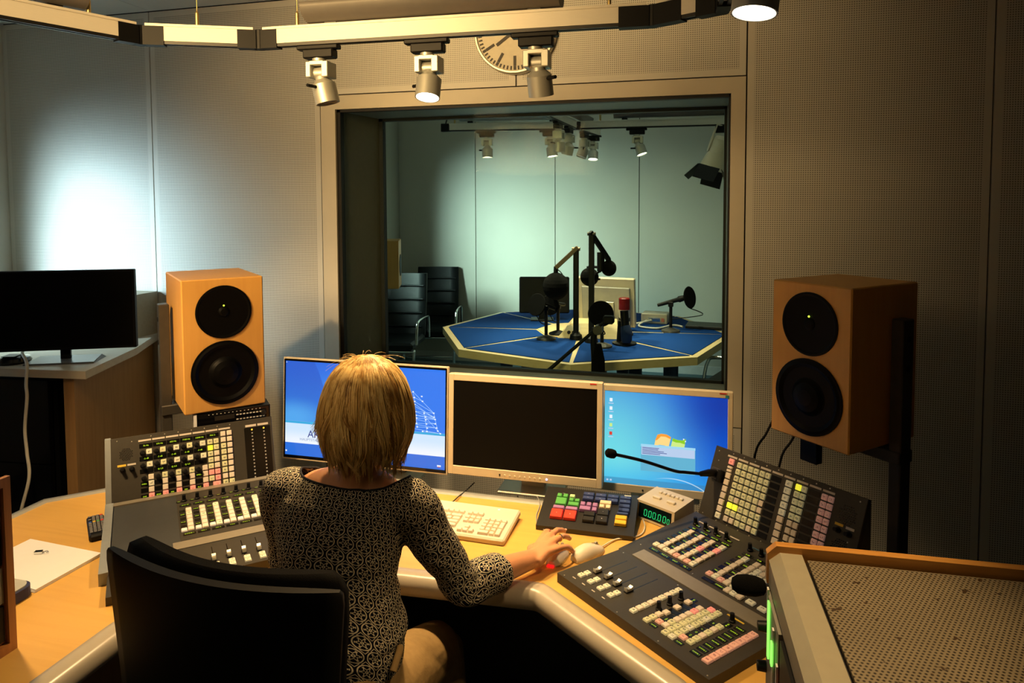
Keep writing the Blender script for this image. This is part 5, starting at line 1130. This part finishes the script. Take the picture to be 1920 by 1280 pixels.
d = Vector((-.33, -.10, -1)).normalized(); q = align_z((.0, 0, -.11), d)
B().cbox(-.04, .05, -.02, .02, -.05, 0, .004).build('rail_adapter', 'plastic_black', bd)
b = B(); b.M = q; b.lathe([(0, -.03), (.045, -.03), (.06, .0), (.065, .10), (.085, .19), (.088, .205), (.082, .205), (.07, .19), (0, .17)], 28); b.build('lamp_housing', 'cream_shell', bd)
b = B(); b.M = q
for s in (-1, 1): b.cbox(-.018, .018, s*.068-.004, s*.068+.004, -.10, .10, .002)
b.cbox(-.018, .018, -.072, .072, -.108, -.098, .002); b.build('yoke', 'cream_shell', bd)
for k in range(4):
    b = B(); b.M = q @ Matrix.Rotation(PI/2*k+.5, 4, 'Z') @ Matrix.Translation((.084, 0, .205)) @ Matrix.Rotation(.55, 4, 'Y'); b.box(-.002, .002, -.075, .075, 0, .13); b.build('barn_door', mat('barn_brown', (.06, .04, .025), .6) if k == 3 else 'plastic_black', bd)
B().tube([(.08, .0, -.17), (.13, 0, -.19)], .012, 8).build('knob', 'plastic_black', bd)

# ------------------------------------------------------------------ swivel chair
ch = thing('office_chair', 'black swivel chair with tall padded back in the foreground', 'chair', (-.900, 1.36, 0), math.radians(-3))
def backring(z, w, y, th, front):
    n = 18; pts = []
    for k in range(n+1): s = -1+2*k/n; pts.append((s*w, y+.055*s*s*(1 if front else 1)-.0, z))
    for k in range(n, -1, -1): s = -1+2*k/n; pts.append((s*w*.985, y+.055*s*s+th*(1-.55*s**6), z))
    return pts
bz = [(.56, .235), (.62, .246), (.72, .255), (.85, .266), (.98, .278), (1.045, .284), (1.066, .283), (1.073, .278)]
rings = [backring(z, w, -.265-.02*(z-.56), .032 if i < 6 else (.028 if i == 6 else .02), 0) for i, (z, w) in enumerate(bz)]
B().loft(rings, 0, True, True).build('back_shell', 'chair_shell', ch)
fz = [(.54, .215), (.60, .235), (.75, .247), (.90, .258), (.99, .266), (1.045, .266), (1.072, .256), (1.080, .236)]
rings = [backring(z, w, -.232-.02*(z-.56)+(.012 if i in (0, 7) else 0), .055 if 0 < i < 6 else (.04 if i in (0, 6) else .022), 1) for i, (z, w) in enumerate(fz)]
B().loft(rings, 0, True, True).build('back_cushion', 'chair_black', ch)
B().cbox(-.245, .245, -.20, .29, .42, .505, .03).build('seat', 'chair_black', ch)
B().cbox(-.03, .03, -.30, -.12, .36, .42, .005).build('back_support', 'plastic_black', ch); B().cbox(-.03, .03, -.31, -.28, .36, .80, .005).build('back_support', 'plastic_black', ch)
B().lathe([(0, .08), (.028, .08), (.028, .42), (0, .42)], 16).build('gas_spring', 'plastic_black', ch)
for k in range(5):
    a = 2*PI*k/5+.3; c, s = math.cos(a), math.sin(a)
    o = B().tube([(0, 0, .10), (c*.15, s*.15, .09), (c*.29, s*.29, .07)], [.028, .024, .018], 8).build('base_arm', 'plastic_black', ch)
    B().lathe([(0, -.02), (.028, -.02), (.028, .02), (0, .02)], 14, M=Matrix.Translation((c*.29, s*.29, .028)) @ Matrix.Rotation(a, 4, 'Z') @ Matrix.Rotation(PI/2, 4, 'X')).build('caster', 'plastic_black', o)

# ------------------------------------------------------------------ the person
ORG = Vector((-.86, 1.50, 0))
def rel(p): return Vector(p)-ORG
def ell(cx_, cy_, cz_, a, b_, n=28, pw=2.3, tilt=0.):
    out = []
    for k in range(n):
        t = 2*PI*k/n; c, s = math.cos(t), math.sin(t); x = a*math.copysign(abs(c)**(2/pw), c); y = b_*math.copysign(abs(s)**(2/pw), s)
        out.append(rel((cx_+x, cy_+y, cz_+tilt*x)))
    return out
def solid(b, voxel, it, name, m):
    me = b.mesh(name+'_raw', m); o = bpy.data.objects.new('tmp', me); COL.objects.link(o)
    r_ = o.modifiers.new('r', 'REMESH'); r_.mode = 'VOXEL'; r_.voxel_size = voxel
    s_ = o.modifiers.new('s', 'SMOOTH'); s_.factor = .5; s_.iterations = it
    dg = bpy.context.evaluated_depsgraph_get(); out = bpy.data.meshes.new_from_object(o.evaluated_get(dg)); out.name = name
    bpy.data.objects.remove(o); bpy.data.meshes.remove(me)
    out.materials.clear(); out.materials.append(MATS[m])
    for p in out.polygons: p.use_smooth = True
    return out
def T(b, pts, r, n=14): return b.tube([rel(p) for p in pts], r, n)
def ball(b, c, r, n=16, sc=(1, 1, 1)):
    M = Matrix.Translation(rel(c)) @ Matrix.Diagonal((*sc, 1)); b.lathe([(r*math.sin(PI*k/10), -r*math.cos(PI*k/10)) for k in range(11)], n, M=M)
M_ = mat("skin", (.66, .31, .15), .48, var=.05, scale=30, bump=.08, bscale=260)
nodes(M_)[1].inputs['Subsurface Weight'].default_value = .08; nodes(M_)[1].inputs['Subsurface Radius'].default_value = (.02, .008, .004)
SR, ER, WR_ = (-.695, 1.590, 1.030), (-.578, 1.662, .800), (-.440, 1.872, .781)
SL_, EL_, WL_ = (-1.045, 1.58, 1.025), (-1.062, 1.625, .80), (-1.06, 1.87, .789)
b = B()
# head with face, neck, shoulders, trunk
ball(b, (-.822, 1.625, 1.275), .098, 20, (.80, .98, 1.12)); ball(b, (-.822, 1.66, 1.225), .062, 16, (.9, 1, 1.0)); ball(b, (-.822, 1.722, 1.25), .014, 10, (.8, 1.2, 1.6)); ball(b, (-.822, 1.705, 1.19), .02, 10)
for s in (-1, 1): ball(b, (-.822+s*.080, 1.625, 1.255), .026, 10, (.35, .7, 1.1))
T(b, [(-.835, 1.585, 1.02), (-.832, 1.592, 1.08), (-.826, 1.602, 1.15), (-.822, 1.62, 1.23)], [.085, .062, .052, .054], 18)
b.loft([ell(*r_) for r_ in ((-.885, 1.50, .55, .17, .12), (-.875, 1.505, .70, .175, .115), (-.868, 1.535, .85, .13, .09), (-.872, 1.56, .94, .15, .095), (-.872, 1.580, 1.02, .155, .085), (-.866, 1.588, 1.062, .150, .066), (-.858, 1.594, 1.086, .120, .054), (-.85, 1.6, 1.10, .07, .045))], 0)
for S_, E_, Wp in ((SR, ER, WR_), (SL_, EL_, WL_)):
    S_, E_, Wp = Vector(S_), Vector(E_), Vector(Wp)
    T(b, [Vector((-.86, 1.588, 1.035)).lerp(S_, .5), S_, S_.lerp(E_, .5), E_, E_.lerp(Wp, .3), E_.lerp(Wp, .7), Wp], [.05, .052, .042, .038, .040, .032, (.021, .027)], 16)
def hand(b, W_, K, F, TH):
    W_ = Vector(W_); K = [Vector(k) for k in K]
    # palm: fan of tapered tubes from the wrist to each knuckle
    for k in K: T(b, [W_+(k-K[1])*.35, W_.lerp(k, .5)+Vector((0, 0, .002)), k], [.017, .0145, .0105], 10)
    T(b, [W_+Vector((0, 0, 0)), W_.lerp((K[1]+K[2])/2, .6)-Vector((0, 0, .004))], [.021, .02], 12)
    for k, f in zip(K, F): T(b, [k, *f], [.0100, .0092, .0085, .0068], 10)
    T(b, TH, [.016, .0125, .0105, .008], 10)
hand(b, WR_, [(-.433, 1.966, .797), (-.410, 1.974, .803), (-.389, 1.957, .801), (-.371, 1.932, .791)],
     [[(-.430, 2.004, .798), (-.426, 2.028, .786), (-.422, 2.046, .775)], [(-.399, 2.018, .799), (-.389, 2.048, .786), (-.383, 2.066, .774)], [(-.376, 1.994, .796), (-.366, 2.016, .783), (-.361, 2.030, .770)], [(-.356, 1.952, .785), (-.347, 1.968, .771), (-.343, 1.976, .759)]],
     [(-.450, 1.905, .779), (-.463, 1.945, .771), (-.455, 1.98, .763), (-.445, 2.0, .758)])
SH = Vector((-.075, 0, .004))
hand(b, WL_, [Vector(k)+SH for k in ((-1.005, 1.965, .785), (-.983, 1.972, .79), (-.962, 1.965, .788), (-.945, 1.95, .78))],
     [[Vector(q)+SH for q in f] for f in ([(-1.006, 2.005, .785), (-1.004, 2.03, .773), (-1.002, 2.045, .764)], [(-.982, 2.016, .788), (-.98, 2.044, .776), (-.979, 2.06, .765)], [(-.958, 2.006, .786), (-.956, 2.03, .774), (-.955, 2.045, .764)], [(-.938, 1.985, .777), (-.935, 2.004, .768), (-.934, 2.015, .76)])],
     [Vector(q)+SH for q in ((-.965, 1.90, .778), (-.935, 1.93, .768), (-.925, 1.965, .76), (-.92, 1.98, .758))])
# legs and feet
LEG = (((-.765, 1.47, .565), (-.715, 1.84, .500), (-.70, 1.90, .12)), ((-.985, 1.47, .565), (-1.03, 1.85, .500), (-1.02, 1.92, .12)))
for h_, k_, a_ in LEG: T(b, [h_, k_], [.07, .052], 16); T(b, [k_, (Vector(k_)+Vector(a_))/2, a_, (a_[0], a_[1]+.01, .05)], [.05, .05, .034, .03], 14); T(b, [(a_[0], a_[1]-.02, .045), (a_[0], a_[1]+.1, .035), (a_[0], a_[1]+.16, .025)], [.03, .033, .02], 12)
person = put('person', solid(b, .0042, 4, 'person', 'skin'), None, ORG)
tag(person, 'person with blond bob and patterned top seated with back to the camera, hand on mouse', 'person')
# eyes and mouth (turned away from the camera)
for s in (-1, 1): eo = B(); ball(eo, (-.822+s*.031, 1.708, 1.275), .011, 12); eo.build('eye', mat('eye_white', (.75, .73, .70), .2), person)
mo = B(); mo.tube([rel((-.822-.022, 1.717, 1.205)), rel((-.822, 1.728, 1.206)), rel((-.822+.022, 1.717, 1.205))], .0045, 8); mo.build('mouth', mat('lips', (.50, .14, .10), .4), person)
# finger nails on the visible hand and the ring
B().lathe([(.0095, -.0022), (.0108, -.0022), (.0108, .0022), (.0095, .0022), (.0095, -.0022)], 20, M=align_z(rel((-.383, 1.974, .799)), (.013, .037, -.005))).build('finger_ring', 'gold', person)
for c in ((-.422, 2.049, .7795), (-.3825, 2.069, .779), (-.3605, 2.033, .775), (-.342, 1.978, .764)):
    nb_ = B(); ball(nb_, c, .005, 8, (1, 1.25, .5)); nb_.build('fingernail', mat('nail', (.66, .36, .25), .3), person)

# --- top: navy jersey printed with cream medallions
M_ = mat('jersey', (.0065, .0075, .015), .85, var=.12, scale=300, spec=.06)
nt, bs = nodes(M_); uvn = nt.nodes.new('ShaderNodeUVMap'); uvn.uv_map = 'UVMap'; sp = nt.nodes.new('ShaderNodeSeparateXYZ'); nt.links.new(uvn.outputs[0], sp.inputs[0])
PA, PB = .0405, .0345
mn = lambda op, a, b_=None, c=None: math_node(nt, op, a, b_, c)
v_ = mn('DIVIDE', sp.outputs[1], PB); row = mn('FLOOR', v_); off = mn('MULTIPLY', mn('ABSOLUTE', mn('MODULO', row, 2.)), .5)
fu = mn('SUBTRACT', mn('FRACT', mn('ADD', mn('DIVIDE', sp.outputs[0], PA), off)), .5); fv = mn('MULTIPLY', mn('SUBTRACT', mn('FRACT', v_), .5), PB/PA)
r_ = mn('SQRT', mn('ADD', mn('MULTIPLY', fu, fu), mn('MULTIPLY', fv, fv))); th = mn('ARCTAN2', fv, fu)
def line(x, c, w): return mn('LESS_THAN', mn('ABSOLUTE', mn('SUBTRACT', x, c)), w)
pat = line(r_, .415, .030)
ros = mn('MULTIPLY_ADD', mn('COSINE', mn('MULTIPLY', th, 6.)), .055, .20); pat = mn('MAXIMUM', pat, mn('LESS_THAN', mn('ABSOLUTE', mn('SUBTRACT', r_, ros)), .030))
pat = mn('MAXIMUM', pat, line(r_, .06, .026))
sc6 = mn('MULTIPLY', mn('GREATER_THAN', mn('COSINE', mn('MULTIPLY', th, 6.)), .55), line(r_, .315, .022)); pat = mn('MAXIMUM', pat, sc6)
dd = mn('ADD', mn('SUBTRACT', .5, mn('ABSOLUTE', fu)), mn('SUBTRACT', .5*PB/PA, mn('ABSOLUTE', fv))); pat = mn('MAXIMUM', pat, line(dd, .20, .022))
base_mix(M_, mn('MULTIPLY', pat, .92), (.74, .67, .48))
wv = nt.nodes.new('ShaderNodeTexNoise'); wv.inputs['Scale'].default_value = 1.; wv.inputs['Detail'].default_value = 2; tcw = nt.nodes.new('ShaderNodeTexCoord'); mpw = nt.nodes.new('ShaderNodeMapping'); mpw.inputs['Scale'].default_value = (7, 7, 34); mpw.inputs['Rotation'].default_value = (0, .15, 0)
nt.links.new(tcw.outputs['Object'], mpw.inputs[0]); nt.links.new(mpw.outputs[0], wv.inputs['Vector']); bp = nt.nodes.new('ShaderNodeBump'); bp.inputs['Strength'].default_value = .8; bp.inputs['Distance'].default_value = .012; nt.links.new(wv.outputs[0], bp.inputs['Height']); nt.links.new(bp.outputs[0], bs.inputs['Normal'])
CU = Vector(ER).lerp(Vector(WR_), .52); CL = Vector(EL_).lerp(Vector(WL_), .52)
b = B()
TOR = [(-.888, 1.490, .60, .185, .125), (-.880, 1.492, .68, .198, .135), (-.873, 1.505, .755, .196, .132), (-.866, 1.525, .82, .160, .112), (-.866, 1.538, .865, .150, .105), (-.872, 1.555, .93, .166, .112), (-.874, 1.572, .99, .180, .110), (-.871, 1.582, 1.04, .186, .094), (-.868, 1.587, 1.075, .168, .070), (-.860, 1.592, 1.098, .120, .052)]
b.loft([ell(*r_) for r_ in TOR], 0)
ARMS = []
for S_, E_, C_ in ((SR, ER, CU), (SL_, EL_, CL)):
    S_, E_ = Vector(S_), Vector(E_); inn = Vector((-.865, 1.585, 1.03)).lerp(S_, .45)
    pts = [inn, S_+Vector((0, 0, .004)), S_.lerp(E_, .35), S_.lerp(E_, .7), E_+(E_-S_).normalized()*.004, E_.lerp(C_, .45), C_]
    rr_ = [.060, .066, .060, .054, .050, .051, .049]; pp = bez(pts, 4); rad = []
    for i in range(len(pp)): f = i/4; k = min(int(f), 5); rad.append(rr_[k]+(rr_[k+1]-rr_[k])*(f-k))
    T(b, pp, rad, 20); ARMS.append(([rel(p) for p in pp], rad))
sh = solid(b, .0058, 7, 'shirt', 'jersey')
# small folds pressed into the jersey at the waist
from mathutils import noise as mnoise
NRM = [v.normal.copy() for v in sh.vertices]; CO = [v.co.copy() for v in sh.vertices]
for c, n_ in zip(CO, NRM):
    w = max(0., 1-abs(c.z-.80)/.17); c += n_*(mnoise.noise(Vector((c.x*6, c.y*6, c.z*42+c.x*7)))*.008*w+mnoise.noise(Vector((c.x*9, c.y*9, c.z*14+3)))*.003)
sh.vertices.foreach_set('co', [q for c in CO for q in c])
# neckline: cut an oval boat neck and clean its edge
bm = bmesh.new(); bm.from_mesh(sh); nc = rel((-.853, 1.602, 1.09)); NA, NB_ = .150, .077
def nd(co): return math.hypot((co.x-nc.x)/NA, (co.y-nc.y)/NB_)
bmesh.ops.delete(bm, geom=[f for f in bm.faces if f.calc_center_median().z > .99 and nd(f.calc_center_median()) < 1], context='FACES')
for v in bm.verts:
    if v.is_boundary and v.co.z > .99:
        k = nd(v.co); v.co.x = nc.x+(v.co.x-nc.x)/max(k, .1); v.co.y = nc.y+(v.co.y-nc.y)/max(k, .1)
uvl = bm.loops.layers.uv.new('UVMap')
FR = []
for P, R_ in ARMS:                                 # parallel-transported frames along each sleeve
    a = Vector((0, -1, 0)); fr = []
    for i in range(len(P)-1):
        dn = (P[i+1]-P[i]).normalized(); a = (a-dn*a.dot(dn)).normalized(); fr.append((dn, a.copy(), dn.cross(a)))
    FR.append(fr)
def arm_uv(co, ai):
    P, R_ = ARMS[ai]; s = 0; best = None
    for i in range(len(P)-1):
        d = P[i+1]-P[i]; L_ = d.length; t = max(0, min(1, (co-P[i]).dot(d)/(L_*L_))); rr = co-(P[i]+d*t); ds = rr.length
        if best is None or ds < best[0]: best = (ds, s+t*L_, rr, i)
        s += L_
    dn, a, c = FR[ai][best[3]]
    return best[0]/R_[best[3]], best[1], math.atan2(best[2].dot(c), best[2].dot(a))
cxm = -.868-ORG.x
for f in bm.faces:
    c = f.calc_center_median(); is_arm = False; ai = 0 if c.x > cxm else 1
    if abs(c.x-cxm) > .14 or c.y > .19:
        au = arm_uv(c, ai); is_arm = au[1] > .118 and au[0] < (1.25 if abs(c.x-cxm) < .19 else 2.5)
    for l in f.loops:
        co = l.vert.co
        if is_arm:
            a_ = arm_uv(co, ai); th_ = a_[2]
            if th_-au[2] > PI: th_ -= 2*PI
            if th_-au[2] < -PI: th_ += 2*PI
            uv = (th_*.0515*(1 if ai == 0 else 1), -a_[1])
        else: s_ = max(-1., min(1., (co.x-cxm)/.17)); uv = (co.x+.9*co.y*s_, co.z+.75*co.y)
        l[uvl].uv = (uv[0]+5, uv[1]+5)
bm.to_mesh(sh); bm.free()
so_ = put('shirt', sh, person); so_['label'] = 'dark blue jersey top printed with cream medallions'
# neckband
nbp = [Vector((nc.x+NA*math.cos(a), nc.y+NB_*math.sin(a), 0)) for a in [2*PI*k/40 for k in range(41)]]
bvh = BVHTree.FromPolygons([v.co for v in sh.vertices], [p.vertices for p in sh.polygons])
for i, p in enumerate(nbp):
    loc_, *_r = bvh.find_nearest(p+Vector((0, 0, 1.085)));  nbp[i] = loc_+Vector((0, 0, .0005))
B().tube(nbp, .0028, 6).build('neckband', mat('navy_hem', (.012, .013, .022), .8), person)

# --- trousers and shoes
b = B(); b.loft([ell(*r_) for r_ in ((-.885, 1.475, .50, .17, .13), (-.885, 1.478, .56, .192, .142), (-.882, 1.485, .64, .196, .140), (-.878, 1.49, .70, .190, .130))], 0)
for h_, k_, a_ in LEG: T(b, bez([h_, Vector(h_).lerp(Vector(k_), .5)+Vector((0, 0, .01)), k_], 4), [.092, .094, .094, .092, .089, .085, .080, .075, .07], 18); T(b, [k_, (Vector(k_)+Vector(a_))/2, a_], [.07, .066, .056], 16)
to_ = put('trousers', solid(b, .008, 5, 'trousers', mat('khaki', (.34, .22, .085), .8, var=.1, scale=60, bump=.5, bscale=18).name), person); to_['label'] = 'khaki brown trousers'
for h_, k_, a_ in LEG:
    b = B(); b.loft([[rel((a_[0]+w*math.cos(t), a_[1]+y, max(0.002, z0+hh*math.sin(t)))) for t in [2*PI*k/14 for k in range(14)]] for y, w, z0, hh in ((-.065, .025, .03, .03), (-.03, .036, .04, .042), (.06, .042, .035, .035), (.14, .042, .028, .026), (.18, .02, .02, .015))], 0); b.build('shoe', 'plastic_dark', person)
wb_ = B(); wb_.tube([rel((-.685, 1.50, .70)), rel((-.672, 1.475, .735)), rel((-.675, 1.44, .70))], .009, 8); wb_.build('trouser_loop', 'khaki', person)

# --- hair: a rounded bob, cap plus several hundred separate locks
M_ = mat('hair_blond', (1.0, .76, .34), .40, var=.0, spec=.4)
nt, bs = nodes(M_); tcw = nt.nodes.new('ShaderNodeTexCoord'); mpw = nt.nodes.new('ShaderNodeMapping'); mpw.inputs['Scale'].default_value = (70, 70, 6); nz = nt.nodes.new('ShaderNodeTexNoise'); nz.inputs['Scale'].default_value = 1.; nz.inputs['Detail'].default_value = 3
nt.links.new(tcw.outputs['Object'], mpw.inputs[0]); nt.links.new(mpw.outputs[0], nz.inputs['Vector']); mr = nt.nodes.new('ShaderNodeMapRange'); nt.links.new(nz.outputs[0], mr.inputs[0]); mr.inputs[1].default_value = .46; mr.inputs[2].default_value = .66
base_mix(M_, mr.outputs[0], (.62, .36, .10))
mat('hair_dark', (.42, .23, .07), .6)
MATS['hair_mid'] = M_.copy(); MATS['hair_low'] = M_.copy()
for nm_, c1, c2 in (('hair_mid', (.84, .58, .22), (.50, .28, .075)), ('hair_low', (.50, .28, .08), (.26, .13, .035))):
    nt_ = MATS[nm_].node_tree; MATS[nm_].name = nm_
    for nd_ in nt_.nodes:
        if nd_.type == 'VECT_MATH': nd_.inputs[0].default_value = c1
        if nd_.type == 'MIX': nd_.inputs[7].default_value = (*c2, 1)
HC = Vector((-.820, 1.612)); PR = [(1.402, .0), (1.397, .034), (1.385, .060), (1.365, .084), (1.335, .104), (1.30, .117), (1.26, .1265), (1.22, .1285), (1.19, .123), (1.16, .111), (1.135, .101), (1.11, .098), (1.09, .098)]
def hr(z):
    for (z0, r0), (z1, r1) in zip(PR[:-1], PR[1:]):
        if z1 <= z <= z0: return r0+(r1-r0)*(z0-z)/(z0-z1)
    return PR[-1][1] if z < 1.2 else 0.
def hp(phi, z, k=1., dx=0.):
    r = hr(z)*k*.93; return rel((HC.x+r*math.cos(phi)*(.965 if math.cos(phi) < 0 and z < 1.22 else 1)+dx, HC.y+r*math.sin(phi)*.98, z))
b = B(); n = 40; a0 = PI/2+.75; a1 = PI/2+2*PI-.75
for (za, ra), (zb_, rb_) in zip(PR[:-1], PR[1:]):
    if zb_ < 1.15: break
    full = zb_ > 1.33; A0, A1 = (0, 2*PI) if full else (a0, a1)
    ringa = [hp(A0+(A1-A0)*k/n, za, .90) for k in range(n+1)]; ringb = [hp(A0+(A1-A0)*k/n, zb_, .90) for k in range(n+1)]
    b.add(ringa+ringb, [(k, k+1, n+2+k, n+1+k) for k in range(n)], 1, True)
rnd = random.Random(11)
# locks: each a bundle of strands sharing one sweep, wave and flip
for c_ in range(270):
    front = 192 < c_ < 210; top = c_ >= 210; mi_ = rnd.choice((0, 0, 2, 2, 3)) if not top else rnd.choice((0, 0, 2, 3))
    phi0 = a0+(a1-a0)*(((c_*0.6180339) % 1)) if not front else PI/2+rnd.uniform(-.75, .75)
    left = -math.cos(phi0); bk = -math.sin(phi0)
    zt0 = 1.40 if rnd.random() < .55 else rnd.uniform(1.27, 1.39)
    ze0 = rnd.gauss(1.134, .013) if not front else 1.31
    if left > .5: ze0 += .008
    if left < -.3: ze0 -= .012
    lay = rnd.random()
    if lay < .3 and not front: ze0 += rnd.uniform(.015, .07)
    lift0 = .955+.08*lay if lay > .25 else 1.0+.055*rnd.random()
    sw0 = rnd.gauss(.06, .20); wa = rnd.gauss(0, .085); wp = rnd.uniform(0, 6.28); flip0 = rnd.gauss(.0, .10)+(.12 if left > .35 and rnd.random() < .5 else 0)+(-.02 if left > .35 else (-.10 if left < -.3 else .0))
    if top: lift0 = rnd.uniform(1.0, 1.045); wa = rnd.choice((-1, 1))*rnd.uniform(.10, .20); sw0 = rnd.gauss(.1, .25); ze0 = rnd.uniform(1.12, 1.22); zt0 = rnd.uniform(1.30, 1.39)
    for s_i in range(13):
        phi = phi0+rnd.gauss(0, .065); zt = min(1.401, zt0+rnd.gauss(0, .008)); ze = ze0+rnd.gauss(0, .007); lift = lift0+rnd.gauss(0, .008); pts = []; S = 13
        for k in range(S+1):
            t = k/S; z = zt+(ze-zt)*t; ph = phi+sw0*t*t+wa*math.sin(5.2*t+wp)*t+(phi0-phi)*.8*t**2.5
            kk = lift*(1+flip0*max(0, t-.68)**2*7)+.030*math.sin(5.5*t+wp)*t*(1-.3*t)
            pts.append(hp(ph, z, kk))
        w = rnd.uniform(.0010, .0023); b.tube(pts, [w*(.5+.5*min(1, k*.6))*(1-.8*max(0, (k/S-.55)/.45)) for k in range(S+1)], 3, mi_, False)
for i in range(34):                                # stray hairs over the crown and along the outline
    if i < 22: phi = rnd.uniform(0, 2*PI); ln = rnd.uniform(.03, .075); p0 = hp(phi, 1.394, .9); d = Vector((math.cos(phi+rnd.gauss(0, .5)), math.sin(phi), rnd.uniform(.2, .5))).normalized()
    else: phi = PI+rnd.uniform(-.4, .5); z = rnd.uniform(1.2, 1.3); ln = .02; p0 = hp(phi, z, .98); d = Vector((math.cos(phi), math.sin(phi), -.6)).normalized()
    b.tube([p0+d*ln*t+Vector((0, 0, -.45*ln*t*t)) for t in (0, .25, .5, .75, 1)], .00035, 3, 0, False)
ho = b.build('hair', ['hair_blond', 'hair_dark', 'hair_mid', 'hair_low'], person); ho['label'] = 'chin-length wavy blond bob'
